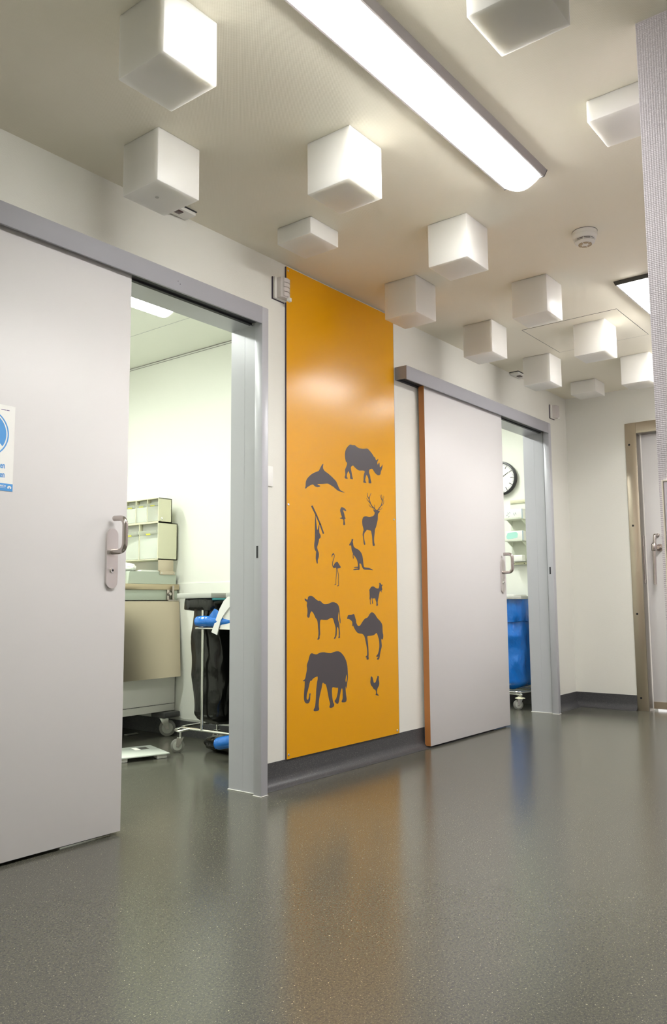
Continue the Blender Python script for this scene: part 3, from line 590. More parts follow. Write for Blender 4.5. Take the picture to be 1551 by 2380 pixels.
t = thing('smoke_detector', (3.64, 1.335, ZC), 'round cream smoke detector on the ceiling right of the cubes', 'smoke detector')
c = (3.64, 1.335, ZC)
b = bm_new(); lathe(b, [(0.058, -0.0002), (0.058, -0.002)], c, 40); obj('shadow_ring', b, M['dark'], t)
b = bm_new(); lathe(b, [(0.057, -0.002), (0.057, -0.020), (0.0555, -0.0205), (0.0555, -0.0215), (0.056, -0.022), (0.051, -0.038), (0.047, -0.040)], c, 40); obj('detector_base', b, M['white'], t)
b = bm_new(); lathe(b, [(0.043, -0.040), (0.043, -0.050)], c, 40); obj('smoke_slots', b, M['black'], t)
b = bm_new()
for k in range(8):
    a = k * math.pi / 4 + 0.2; cyl(b, (c[0] + 0.045 * math.cos(a), c[1] + 0.045 * math.sin(a), ZC - 0.052), (0, 0, 1), 0.0018, 0.013, 8)
lathe(b, [(0.046, -0.0445), (0.046, -0.0465)], c, 40)
obj('slot_ribs', b, M['white'], t)
b = bm_new(); lathe(b, [(0.046, -0.050), (0.044, -0.055), (0.030, -0.062), (0.014, -0.064), (0.004, -0.064)], c, 40); cap = obj('detector_cap', b, M['white'], t)
b = bm_new()
for k in range(6):
    a0 = k * math.pi / 3 + 0.08; a1 = (k + 1) * math.pi / 3 - 0.08
    pts = [(c[0] + r * math.cos(a), c[1] + r * math.sin(a)) for r, a in ((0.016, a0 + .1), (0.031, a0), (0.031, (a0 + a1) / 2), (0.031, a1), (0.016, a1 - .1))]
    prism(b, pts, ZC - 0.0645, ZC - 0.061, 'z')
obj('cap_recesses', b, M['tan'], cap)

# small white sign beside the near door frame
b = bm_new(); bx(b, 2.830, 2.937, 2.6795, YW - 0.0004, 1.435, 1.535, 0.001)
tag(based('wall_sign', b, M['paper'], (2.884, YW, 1.485)), 'small blank white card fixed to the wall right of near door frame', 'sign')

# poster on the near leaf
t = thing('poster', (1.4265, 2.63, 1.262), 'white notice sheet with blue circle symbol taped on near sliding door', 'poster')
yp = 2.6293
b = bm_new(); bx(b, 1.322, 1.532, yp - 0.0005, yp + 0.0006, 1.262, 1.564); obj('sheet', b, M['paper'], t, sm=False)
pcx, pcz, pr = 1.427, 1.459, 0.084
def ring(b, r0, r1, y0, y1, n=96):
    A_ = []
    for r in (r0, r1):
        for y in (y0, y1): A_.append([b.verts.new((pcx + r * math.cos(2 * math.pi * k / n), y, pcz + r * math.sin(2 * math.pi * k / n))) for k in range(n)])
    a, a2, c_, c2 = A_
    for k in range(n):
        j = (k + 1) % n
        for P, Q in ((a, a2), (a2, c2), (c2, c_), (c_, a)): b.faces.new((P[k], P[j], Q[j], Q[k]))
b = bm_new(); ring(b, pr - 0.0048, pr, yp - 0.0008, yp - 0.0005)
obj('circle_outline', b, M['blue_print'], t, sm=False)
b = bm_new()
pts = []
a_end = math.atan2(1.415 - pcz, 1.491 - pcx)
for k in range(70):
    a = a_end + (math.pi - 2 * a_end) * k / 69 if False else a_end + (math.pi + 2 * abs(a_end)) * k / 69
    pts.append((pcx + (pr - 0.0095) * math.cos(a), pcz + (pr - 0.0095) * math.sin(a)))
pts += [(1.405, 1.500), (1.440, 1.478), (1.479, 1.426)]
prism(b, pts, yp - 0.0008, yp - 0.0005, 'y'); obj('circle_symbol', b, M['blue_print'], t, sm=False)
b = bm_new(); bx(b, 1.322, 1.532, yp - 0.0008, yp - 0.0005, 1.262, 1.288); obj('footer_band', b, M['blue_print'], t, sm=False)
text_mesh('en', 0.030, 1.5005, 1.3405, yp - 0.0008, M['blue_print'], t, 'lettering', squeeze=0.62, bold=0.0006)
text_mesh('en', 0.030, 1.5005, 1.3085, yp - 0.0008, M['blue_print'], t, 'lettering', squeeze=0.62, bold=0.0006)
text_mesh('Z\u00dcRICH', 0.0085, 1.5060, 1.2760, yp - 0.0011, M['paper'], t, 'lettering', squeeze=1.0, bold=0.0001)
b = bm_new(); bx(b, 1.40, 1.506, yp - 0.0011, yp - 0.0008, 1.2722, 1.2728)
obj('footer_rule', b, M['paper'], t, sm=False)
b = bm_new()
pts = [(1.5195 + 0.0073 * math.cos(a), 1.2745 + 0.0068 * math.sin(a)) for a in [math.radians(-35 + 250 * k / 30) for k in range(31)]]
pts += [(1.5175, 1.2705), (1.5175, 1.2745), (1.5195, 1.2765), (1.5215, 1.2745), (1.5215, 1.2705)]
prism(b, pts, yp - 0.0011, yp - 0.0008, 'y'); obj('round_emblem', b, M['paper'], t, sm=False)
b = bm_new(); bx(b, 1.479, 1.4985, yp - 0.0007, yp - 0.0005, 1.5455, 1.5475); bx(b, 1.5, 1.510, yp - 0.0007, yp - 0.0005, 1.5455, 1.5480)
obj('header_line', b, M['violet_ink'], t, sm=False)

# ------------------------------------------------------------------ helpers for carts
def castor(t, x, y, r, top, ang=0.0, plate=None, wid=0.018):
    """castor with its ground contact below (x,y); ang = rolling direction"""
    ax = Vector((-math.sin(ang), math.cos(ang), 0)); d = Vector((math.cos(ang), math.sin(ang), 0))
    c = Vector((x, y, r))
    b = bm_new(); tube(b, [c - ax * wid / 2, c - ax * wid * 0.35, c + ax * wid * 0.35, c + ax * wid / 2], [r * 0.90, r, r, r * 0.90], 28)
    wh = obj('wheel', b, M['rubber'], t)
    b = bm_new(); tube(b, [c - ax * (wid / 2 + 0.002), c + ax * (wid / 2 + 0.002)], r * 0.66, 24); obj('hub', b, M['hub'], wh)
    b = bm_new()
    piv = c + d * r * 0.45
    for s in (-1, 1):
        o_ = ax * s * (wid / 2 + 0.004)
        P = [c - d * r * 0.22 - Vector((0, 0, r * 0.15)), c + d * r * 0.2 - Vector((0, 0, r * 0.2)), piv + d * r * 0.45 + Vector((0, 0, r * 1.15)), piv - d * r * 0.55 + Vector((0, 0, r * 1.15))]
        vs = [b.verts.new(p + o_) for p in P] + [b.verts.new(p + o_ * 1.0 + ax * s * 0.002) for p in P]
        b.faces.new(vs[:4]); b.faces.new(vs[4:][::-1])
        for i in range(4): b.faces.new((vs[i], vs[(i + 1) % 4], vs[4 + (i + 1) % 4], vs[4 + i]))
    bx(b, piv.x - r * 0.4, piv.x + r * 0.4, piv.y - r * 0.4, piv.y + r * 0.4, r * 2.1, r * 2.2, 0.001)
    cyl(b, (piv.x, piv.y, r * 2.2), (0, 0, 1), r * 0.22, max(0.004, top - r * 2.2), 14)
    cyl(b, c - ax * (wid / 2 + 0.008), ax, r * 0.13, wid + 0.016, 12)
    f = obj('castor_fork', b, M['chrome'], t)
    if plate:
        b = bm_new(); lathe(b, [(r * 0.35, 0.014), (r * 1.0, 0.002), (r * 1.0, 0.0), (r * 0.4, 0.0)], (piv.x, piv.y, r * 2.25), 28); obj('dust_cap', b, plate, f)

def sack(cx, cy, z0, z1, hx, hy, seed, amp, taper, n=72, m=60, cuff=None):
    """hanging plastic sack: rounded-rectangle rings with folds"""
    b = bm_new(); rings = []
    def ringv(z, sx, sy, u, zz=None):
        V = []
        for k in range(n):
            a = 2 * math.pi * k / n; ca, sa = math.cos(a), math.sin(a)
            e = 0.42
            x = math.copysign(abs(ca) ** e, ca) * sx; y = math.copysign(abs(sa) ** e, sa) * sy
            p = Vector((x * 5 + seed, y * 5, z * 3.2))
            f = 1 - abs(noise.noise(p * 1.3)) * 2.2
            f2 = 1 - abs(noise.noise(Vector((x * 16, y * 16 + seed, z * 5 + x * 6)))) * 2
            d = amp * (f * 0.7 + f2 * 0.35) * u
            q = Vector((x, y, 0)); q = q + q.normalized() * d
            V.append(b.verts.new((cx + q.x, cy + q.y, z + amp * 0.5 * u * noise.noise(p * 2))))
        return V
    for i in range(m + 1):
        t = i / m; z = z1 + (z0 - z1) * t
        s = 1 - taper * t
        bot = 1 - max(0, (t - 0.90) / 0.10) ** 2 * 0.75
        rings.append(ringv(z, hx * s * bot, hy * s * bot, min(1, t * 6 + 0.15)))
    for A_, B_ in zip(rings, rings[1:]):
        for k in range(n): b.faces.new((A_[k], A_[(k + 1) % n], B_[(k + 1) % n], B_[k]))
    b.faces.new(rings[-1])
    return b
def cuff(cx, cy, z0, z1, hx, hy, seed, amp, n=90):
    b = bm_new(); rings = []
    for i, (z, g) in enumerate(((z1, -0.012), (z1 + 0.001, 0.0), (z1 - (z1 - z0) * 0.33, 0.004), (z1 - (z1 - z0) * 0.66, 0.006), (z0 + 0.003, 0.004), (z0, 0.0), (z0 + 0.002, -0.012))):
        V = []
        for k in range(n):
            a = 2 * math.pi * k / n; ca, sa = math.cos(a), math.sin(a); e = 0.36
            x = math.copysign(abs(ca) ** e, ca) * (hx + g); y = math.copysign(abs(sa) ** e, sa) * (hy + g)
            d = amp * (1 - 2 * abs(noise.noise(Vector((x * 22 + seed, y * 22, z * 26))))) * (0 if i < 1 else 1)
            q = Vector((x, y, 0)); q += q.normalized() * d
            V.append(b.verts.new((cx + q.x, cy + q.y, z + (0.012 * noise.noise(Vector((x * 7 + seed, y * 7, 0))) if 3 < i < 7 else 0))))
        rings.append(V)
    for A_, B_ in zip(rings, rings[1:]):
        for k in range(n): b.faces.new((A_[k], A_[(k + 1) % n], B_[(k + 1) % n], B_[k]))
    return b

# ------------------------------------------------------------------ laundry cart in the near room
t = thing('waste_sack_trolley', (3.48, 3.42, 0), 'double waste sack trolley with grey lids beside the near door jamb', 'trolley')
for y0, y1 in ((3.485, 3.782), (3.060, 3.366)):
    b = bm_new(); bx(b, 3.290, 3.68, y0, y1, 0.899, 0.929, 0.004)
    lid = obj('lid', b, M['lid'], t)
    b = bm_new(); bx(b, 3.31, 3.66, y0 + 0.002, y0 + 0.014, 0.886, 0.899, 0.002); obj('lid_rim', b, M['teal'], lid)
for zz in (0.135,):
    b = bm_new()
    tube(b, fillet([(3.34, 3.40, zz), (3.34, 3.80, zz), (3.65, 3.80, zz), (3.65, 3.02, zz), (3.34, 3.02, zz), (3.34, 3.40, zz)], 0.05, 6), 0.009, 12)
    tube(b, [(3.34, 3.40, zz), (3.65, 3.40, zz)], 0.008, 10)
    tube(b, fillet([(3.34, 3.70, zz), (3.285, 3.745, zz - 0.012), (3.30, 3.80, zz - 0.01), (3.40, 3.80, zz)], 0.02, 5), 0.007, 10)
    obj('base_frame', b, M['chrome'], t)
b = bm_new(); tube(b, [(3.337, 3.600, 0.135), (3.337, 3.600, 0.884)], 0.0095, 14); obj('pole', b, M['chrome'], t)
b = bm_new(); tube(b, fillet([(3.655, 3.20, 0.135), (3.655, 3.20, 0.88)], 0.03, 6), 0.0105, 14); obj('pole', b, M['chrome'], t)
b = bm_new()
for y0, y1 in ((3.49, 3.775), (3.065, 3.36)):
    tube(b, fillet([(3.345, (y0 + y1) / 2, 0.888), (3.345, y1 - .01, 0.888), (3.655, y1 - .01, 0.888), (3.655, y0 + .01, 0.888), (3.345, y0 + .01, 0.888), (3.345, (y0 + y1) / 2, 0.888)], 0.03, 5), 0.005, 10)
obj('sack_rim', b, M['chrome'], t)
b = bm_new(); tube(b, fillet([(3.305, 3.560, 0.727), (3.235, 3.560, 0.727), (3.235, 3.10, 0.727), (3.305, 3.10, 0.727)], 0.02, 5), 0.0055, 10)
tube(b, [(3.27, 3.56, 0.727), (3.27, 3.10, 0.727)], 0.004, 8)
obj('wire_shelf', b, M['chrome'], t)
castor(t, 3.292, 3.759, 0.040, 0.13, -0.75)
castor(t, 3.62, 3.78, 0.040, 0.13, 0.3)
castor(t, 3.33, 3.06, 0.040, 0.13, 1.2)
castor(t, 3.62, 3.06, 0.040, 0.13, 0.9)
b = sack(3.510, 3.622, 0.150, 0.89, 0.148, 0.128, 3.1, 0.020, 0.10)
s1 = obj('waste_sack', b, M['black_bag']); tag(s1, 'black waste sack hanging under the nearer-left grey lid, cuff folded over', 'waste sack', 'black sacks on the near trolley')
b = cuff(3.49, 3.632, 0.826, 0.897, 0.172, 0.138, 1.7, 0.005); obj('folded_cuff', b, M['black_bag'], s1)
b = sack(3.49, 3.215, 0.150, 0.88, 0.155, 0.125, 8.4, 0.014, 0.06)
s2 = obj('waste_sack', b, M['black_bag']); tag(s2, 'dark waste sack next to the door jamb, behind the white cloth', 'waste sack', 'black sacks on the near trolley')
b = cuff(3.49, 3.215, 0.80, 0.893, 0.163, 0.150, 5.2, 0.004); obj('folded_cuff', b, M['black_bag'], s2)

def roll(name, p0, p1, r, m, label, seed=0.0, flap=None):
    p0, p1 = Vector(p0), Vector(p1); L = (p1 - p0).length; d = (p1 - p0).normalized()
    b = bm_new(); N = 14
    tube(b, [p0 + d * 0.004] + [p0 + d * (L * k / N) for k in range(N + 1)][1:], [r * 0.93] + [r * (1 + 0.05 * noise.noise(Vector((k * 0.9, seed, 0)))) for k in range(N)], 28)
    o = tag(based(name, b, m, p0), label, 'bag roll', 'rolls of blue bags on the trolley')
    b = bm_new()
    a = d.cross(Vector((0, 0, 1))).normalized(); c = d.cross(a)
    sp = [p0 - d * 0.001 + (a * math.cos(k * 0.45) + c * math.sin(k * 0.45)) * (r * 0.15 + r * 0.75 * k / 44) for k in range(45)]
    tube(b, sp, 0.0018, 6); obj('wound_edge', b, m, o)
    return o
r1 = roll('bag_roll', (3.242, 3.542, 0.767), (3.262, 3.22, 0.767), 0.031, M['blue_bag'], 'roll of blue plastic bags lying on the wire shelf of trolley')
b = bm_new()   # loose peaked sheet
pk = [(3.232, 3.44, 0.792), (3.236, 3.392, 0.838), (3.236, 3.372, 0.833), (3.236, 3.33, 0.80), (3.236, 3.30, 0.76), (3.236, 3.36, 0.74), (3.233, 3.43, 0.765)]
prism(b, [(p[1], p[2]) for p in pk], 3.228, 3.231, 'x')
obj('loose_sheet', b, M['blue_bag'], r1)
r2 = roll('bag_roll', (3.245, 3.375, 0.095), (3.275, 3.12, 0.15), 0.034, M['blue_bag'], 'roll of blue plastic bags low on the trolley base, end towards the door', 4.0)
# white cloth over the shelf
b = bm_new()
ypx = lambda px: 3.537 - 0.0034 * (px - 464)
zpx = lambda py: 0.747 - (py - 1452) * 0.00247
outer = [(540, 1388), (530, 1398), (521, 1415), (514, 1434), (508, 1452), (502, 1468)]
inner = [(515, 1474), (519, 1458), (524, 1440), (533, 1425), (545, 1410), (560, 1400), (560, 1388)]
prism(b, [(ypx(p[0]), zpx(p[1])) for p in outer + inner], 3.222, 3.227, 'x')
cl = tag(based('cleaning_cloth', b, M['cloth'], (3.224, ypx(530), zpx(1468))), 'white cloth draped over the trolley shelf beside blue bag roll', 'cloth')
b = bm_new(); prism(b, [(ypx(p[0]), zpx(p[1])) for p in ((519, 1461), (527, 1430), (545, 1400), (575, 1400), (575, 1463))], 3.229, 3.236, 'x')
obj('rear_fold', b, M['cloth'], cl)
# folded black sack on the floor under the trolley
b = bm_new(); N, K = 48, 14; rings = []
for i in range(K + 1):
    ph = math.pi * i / K; V = []
    for k in range(N):
        a = 2 * math.pi * k / N
        ca, sa = math.cos(a), math.sin(a)
        rr = math.sin(ph) ** 0.5
        d = 1 + 0.10 * noise.noise(Vector((ca * 2.5, sa * 2.5, ph * 2)))
        V.append(b.verts.new((3.52 + 0.13 * rr * d * math.copysign(abs(ca) ** .6, ca), 3.50 + 0.20 * rr * d * math.copysign(abs(sa) ** .6, sa), 0.048 - 0.046 * math.cos(ph) * (d if i > K / 2 else 1))))
    rings.append(V)
for A_, B_ in zip(rings, rings[1:]):
    for k in range(N): b.faces.new((A_[k], A_[(k + 1) % N], B_[(k + 1) % N], B_[k]))
bmesh.ops.remove_doubles(b, verts=b.verts[:], dist=0.0005)
tag(based('folded_sack', b, M['black_bag'], (3.52, 3.50, 0.002)), 'bundled black sack on the floor under the waste trolley', 'waste sack')

# ------------------------------------------------------------------ mobile bench in the near room
t = thing('mobile_bench', (3.37, 4.6, 0), 'wheeled treatment bench with steel apron in the near room', 'bench')
b = bm_new(); bx(b, 3.05, 3.703, 4.262, 4.95, 0.165, 0.890, 0.003); bd = obj('cabinet_body', b, M['sage'] if False else M['white'], t)
b = bm_new(); bx(b, 3.06, 3.70, 4.259, 4.262, 0.2105, 0.2135); obj('panel_joint', b, M['skirt'], bd)
b = bm_new(); bx(b, 3.04, 3.706, 4.236, 4.26, 0.960, 0.997, 0.003); obj('front_rail', b, M['shelf_wood'], t)
b = bm_new(); bx(b, 3.04, 3.706, 4.26, 4.95, 0.955, 0.9975, 0.002); obj('worktop', b, M['steel'], t)
b = bm_new(); bx(b, 3.045, 3.603, 4.246, 4.94, 0.892, 0.9595, 0.002); bx(b, 3.655, 3.700, 4.246, 4.94, 0.892, 0.9545, 0.002); obj('fascia', b, M['sage'], t)
b = bm_new(); bx(b, 3.603, 3.630, 4.238, 4.30, 0.892, 0.962, 0.001); bx(b, 3.636, 3.652, 4.222, 4.235, 0.895, 0.988, 0.003); cyl(b, (3.617, 4.238, 0.932), (0, -1, 0), 0.011, 0.02, 16, 0.002); bx(b, 3.60, 3.703, 4.225, 4.24, 0.888, 0.894, 0.001)
obj('latch', b, M['satin'], t)
b = bm_new()
V = [(3.05, 4.236, 0.885), (3.708, 4.236, 0.885), (3.712, 4.236, 0.845), (3.672, 4.170, 0.392), (3.05, 4.170, 0.392)]
A_ = [b.verts.new(v) for v in V]; B_ = [b.verts.new((v[0], v[1] + 0.012, v[2])) for v in V]
b.faces.new(A_); b.faces.new(B_[::-1])
for i in range(5): b.faces.new((A_[i], A_[(i + 1) % 5], B_[(i + 1) % 5], B_[i]))
bmesh.ops.bevel(b, geom=b.edges[:], offset=0.002, segments=2, affect='EDGES')
obj('steel_apron', b, M['steel'], t)
for xx in (3.655, 3.19):
    b = bm_new(); bx(b, xx - 0.088, xx + 0.045, 4.20, 4.34, 0.128, 0.164, 0.008); obj('bumper', b, M['bumper'], t)
    castor(t, xx, 4.275, 0.054, 0.128, 2.4, wid=0.024)
castor(t, 3.64, 4.85, 0.054, 0.128, 0.2, wid=0.024)
castor(t, 3.12, 4.85, 0.054, 0.128, 0.2, wid=0.024)
# sage tray on the bench
b = bm_new()
prism(b, [(3.292, 0.9985), (3.690, 0.9985), (3.693, 1.070), (3.688, 1.076), (3.308, 1.078), (3.302, 1.070)], 4.252, 4.60, 'y')
tag(based('instrument_tray', b, M['sage'], (3.49, 4.42, 0.9985)), 'sage green flat-topped box on the bench below the bin rack', 'tray')
b = bm_new()
for k in range(5): bx(b, 3.40 + 0.004 * k, 3.60 - 0.003 * k, 4.27, 4.45, 1.0785 + 0.002 * k, 1.0803 + 0.002 * k)
tag(based('paper_stack', b, M['paper'], (3.5, 4.36, 1.0785)), 'thin stack of white papers on the sage green box', 'papers')
def lump(name, cx, cy, z0, sx, sy, sz, m, label, cat, seed=0):
    b = bm_new(); bmesh.ops.create_icosphere(b, subdivisions=4, radius=1)
    for v in b.verts:
        d = 1 + 0.16 * noise.noise(v.co * 2.4 + Vector((seed, 0, 0))) + 0.07 * noise.noise(v.co * 7)
        v.co = Vector((v.co.x * sx * d + cx, v.co.y * sy * d + cy, max(z0, z0 + sz * (0.82 + v.co.z * d))))
    return tag(based(name, b, m, (cx, cy, z0)), label, cat)
lump('cotton_pack', 3.360, 4.35, 1.0795, 0.055, 0.06, 0.030, M['cloth'], 'fluffy white cotton pad pack lying left on the sage green box', 'cotton pack', 2)
b = bm_new(); cyl(b, (3.252, 4.33, 0.9985), (0, 0, 1), 0.038, 0.13, 32, 0.004)
tag(based('tissue_roll', b, M['cloth'], (3.252, 4.33, 0.9985)), 'white tissue roll standing on the bench against door edge', 'tissue roll')
b = bm_new(); bx(b, 3.50, 3.60, 4.50, 4.53, 0.0005, 0.008, 0.003)
tag(based('dropped_wrapper', b, M['hub'], (3.55, 4.515, 0.0005)), 'small pale wrapper lying on floor under the bench', 'wrapper')

# ------------------------------------------------------------------ rack of tilting bins on the room wall
t = thing('bin_rack', (3.7, 4.55, 1.16), 'cream wall rack of clear tilting storage bins above the bench', 'storage rack')
b = bm_new()
def tier(xb, z0, z1, n_, W=0.60, y0=4.257):
    bx(b, 3.536, xb, y0, y0 + 0.006, z0, z1); bx(b, 3.536, xb, y0 + W - 0.006, y0 + W, z0, z1)
    bx(b, 3.535, xb, y0, y0 + W, z0, z0 + 0.006); bx(b, 3.535, xb, y0, y0 + W, z1 - 0.005, z1); bx(b, xb - 0.006, xb, y0, y0 + W, z0, z1)
    for k in range(1, n_): bx(b, 3.537, xb, y0 + W * k / n_ - 0.003, y0 + W * k / n_ + 0.003, z0, z1)
tier(3.650, 1.410, 1.574, 5); tier(3.702, 1.160, 1.4095, 3)
obj('rack_body', b, M['cream'], t, sm=False)
for n_, z0, z1, W in ((5, 1.410, 1.574, 0.60), (3, 1.160, 1.4095, 0.60)):
    H = z1 - z0
    for k in range(n_):
        y0 = 4.257 + W * k / n_ + 0.006; y1 = 4.257 + W * (k + 1) / n_ - 0.006
        b = bm_new(); bx(b, 3.537, 3.5385, y0, y1, z0 + 0.008, z0 + H * 0.66)
        prism(b, [(3.537, z0 + H * 0.66), (3.520, z0 + H * 0.78), (3.5215, z0 + H * 0.785), (3.5385, z0 + H * 0.665)], y0, y1, 'y')
        bn = obj('clear_bin', b, M['bin'], t, sm=False)
        b = bm_new(); ym = (y0 + y1) / 2
        prism(b, [(3.5345, z0 + H * 0.67), (3.5300, z0 + H * 0.71), (3.5310, z0 + H * 0.715), (3.5355, z0 + H * 0.675)], ym - 0.022, ym + 0.022, 'y')
        obj('yellow_label', b, M['yellow'], bn, sm=False)
        b = bm_new(); bx(b, 3.56, 3.562, y0 + 0.004, y1 - 0.004, z0 + H * 0.72, z1 - 0.006)
        obj('bin_back', b, M['hub'], bn, sm=False)
b = bm_new(); bx(b, 3.542, 3.672, 4.258, 4.262, 1.085, 1.1598, 0.001); bx(b, 3.548, 3.678, 4.246, 4.2515, 1.060, 1.080, 0.002); bx(b, 3.555, 3.67, 4.2505, 4.262, 1.078, 1.086)
mb = obj('mounting_bracket', b, M['steel'], t)
for xx in (3.560, 3.668):
    b = bm_new(); cyl(b, (xx, 4.246, 1.070), (0, -1, 0), 0.005, 0.003, 14, 0.001); obj('screw', b, M['chrome'], mb)
# contents of the bins
def pack(x0, x1, y0, y1, z0, z1, m, label, stripe=None, cat='packet', name='dressing_packet', bev=0.002):
    b = bm_new(); bx(b, x0, x1, y0, y1, z0, z1, bev)
    o = tag(based(name, b, m, (x0, (y0 + y1) / 2, z0)), label, cat, 'packets in the wall bin rack')
    if stripe:
        for (a0, a1, s0, s1, mm) in stripe:
            b = bm_new(); bx(b, x0 - 0.0006, x0, y0 + (y1 - y0) * a0, y0 + (y1 - y0) * a1, z0 + (z1 - z0) * s0, z0 + (z1 - z0) * s1)
            obj('printed_mark', b, mm, o, sm=False)
    return o
pack(3.541, 3.548, 4.385, 4.485, 1.417, 1.522, M['paper'], 'white packet with green foot line in middle upper bin', [(0.1, 0.85, 0.03, 0.06, M['ink']), (0.3, 0.8, 0.70, 0.715, M['ink']), (0.15, 0.7, 0.8, 0.81, M['ink'])])
pack(3.541, 3.548, 4.505, 4.605, 1.417, 1.520, M['paper'], 'white packet in upper bin nearest the door edge', [(0.1, 0.85, 0.03, 0.06, M['ink']), (0.3, 0.7, 0.6, 0.615, M['ink'])])
pack(3.590, 3.600, 4.268, 4.368, 1.417, 1.545, M['tan'], 'tan cardboard sheet inside upper right bin', None, 'card', 'cardboard_insert')
for k, (yy, zz, a_) in enumerate(((4.30, 1.425, 0.5), (4.33, 1.436, 0.3), (4.295, 1.444, 0.8))):
    b = bm_new(); cyl(b, (3.548, yy, zz + 0.002), (0.35, -0.8 + 0.3 * k, 0.35 * a_), 0.009, 0.05, 16, 0.002)
    tag(based('bandage_roll', b, M['cloth'], (3.548, yy, zz)), 'small white bandage roll piled in upper right bin', 'bandage', 'bandage rolls in the upper right bin')
pack(3.542, 3.575, 4.268, 4.448, 1.168, 1.305, M['paper'], 'white printed box filling the lower right bin', [(0.60, 0.93, 0.90, 0.94, M['ink']), (0.60, 0.90, 0.76, 0.78, M['ink']), (0.62, 0.9, 0.62, 0.635, M['ink']), (0.80, 0.90, 0.06, 0.12, M['ink']), (0.1, 0.14, 0.5, 0.54, M['ink']), (0.25, 0.28, 0.5, 0.54, M['ink'])], 'box', 'dressing_box')
for k in range(6):
    pack(3.542, 3.60, 4.468 + 0.028 * k, 4.490 + 0.028 * k, 1.168, 1.30 - 0.008 * k, M['paper'], ['first', 'second', 'third', 'fourth', 'fifth', 'sixth'][k] + ' upright white compress sleeve from the right in lower left bin', None, 'sleeve', 'compress_sleeve', 0.004)
b = bm_new(); bx(b, 3.7185, 3.7196, 4.384, 4.524, 1.595, 1.673)
tag(based('wall_note', b, M['paper'], (3.719, 4.45, 1.6)), 'faint white paper stuck on room wall above the bin rack', 'note')

# ------------------------------------------------------------------ bathroom scale
a_ = Vector((3.253, 3.955)); b_ = Vector((3.153, 3.664)); e_ = (a_ - b_); L = e_.length; ang = math.atan2(e_.y, e_.x)
nrm = Vector((-e_.y, e_.x)).normalized()
cc = (a_ + b_) / 2 + nrm * 0.155
t = thing('bathroom_scale', (cc.x, cc.y, 0), 'white glass bathroom scale on the floor of near room', 'scale')
def rb(x0, x1, y0, y1, z0, z1, bev):
    b = bm_new(); bx(b, x0, x1, y0, y1, z0, z1, bev)
    bmesh.ops.rotate(b, verts=b.verts[:], cent=(0, 0, 0), matrix=Matrix.Rotation(ang, 3, 'Z')); bmesh.ops.translate(b, verts=b.verts[:], vec=(cc.x, cc.y, 0)); return b
obj('glass_platform', rb(-L / 2, L / 2, -0.155, 0.155, 0.022, 0.030, 0.002), M['glass_white'], t)
for sx in (-1, 1):
    for sy in (-1, 1): obj('foot', rb(sx * 0.112 - 0.03, sx * 0.112 + 0.03, sy * 0.115 - 0.03, sy * 0.115 + 0.03, 0.0, 0.0218, 0.004), M['white'], t)
obj('display', rb(0.035, 0.105, -0.105, -0.055, 0.0301, 0.0306, 0.0), M['display'], t)
obj('display_surround', rb(0.028, 0.112, -0.05, -0.02, 0.0301, 0.0304, 0.0), M['sealant'], t)

# ------------------------------------------------------------------ far room: clock, dispenser rack, trolley
t = thing('wall_clock', (6.58, 3.262, 1.952), 'round white wall clock with black rim seen through the far door gap', 'clock')
cx_, cy_, cz_ = 6.6, 3.262, 1.952
def disc(b, x0, x1, r, n=64): return tube(b, [(x0, cy_, cz_), (x1, cy_, cz_)], r, n)
b = bm_new()
prof = [(6.598, 0.148), (6.575, 0.152), (6.562, 0.152), (6.560, 0.149), (6.560, 0.134), (6.566, 0.131)]
rings = [[b.verts.new((x, cy_ + r * math.cos(2 * math.pi * k / 72), cz_ + r * math.sin(2 * math.pi * k / 72))) for k in range(72)] for x, r in prof]
for A_, B_ in zip(rings, rings[1:]):
    for k in range(72): b.faces.new((A_[k], A_[(k + 1) % 72], B_[(k + 1) % 72], B_[k]))
obj('rim', b, M['black'], t)
b = bm_new(); disc(b, 6.568, 6.598, 0.1325); obj('dial', b, M['paper'], t)
b = bm_new()
def ray_bar(b, deg, r0, r1, wd, x=6.5675):
    # clockwise angle from twelve; seen from -X, right is -Y
    a = math.radians(deg); d = Vector((0, -math.sin(a), math.cos(a))); s = Vector((0, math.cos(a), math.sin(a))) * wd / 2
    c = Vector((x, cy_, cz_)); V = [b.verts.new(c + d * r0 + s), b.verts.new(c + d * r1 + s), b.verts.new(c + d * r1 - s), b.verts.new(c + d * r0 - s)]
    W = [b.verts.new(v.co + Vector((0.0006, 0, 0))) for v in V]
    b.faces.new(V); b.faces.new(W[::-1])
    for i in range(4): b.faces.new((V[i], V[(i + 1) % 4], W[(i + 1) % 4], W[i]))
for k in range(60): ray_bar(b, k * 6, 0.095 if k % 5 == 0 else 0.118, 0.130, 0.0055 if k % 5 == 0 else 0.0022)
obj('minute_marks', b, M['black'], t, sm=False)
b = bm_new(); ray_bar(b, 58, -0.02, 0.088, 0.0055, 6.5655); obj('minute_hand', b, M['black'], t, sm=False)
b = bm_new(); ray_bar(b, 305, -0.02, 0.06, 0.008, 6.5645); obj('hour_hand', b, M['black'], t, sm=False)

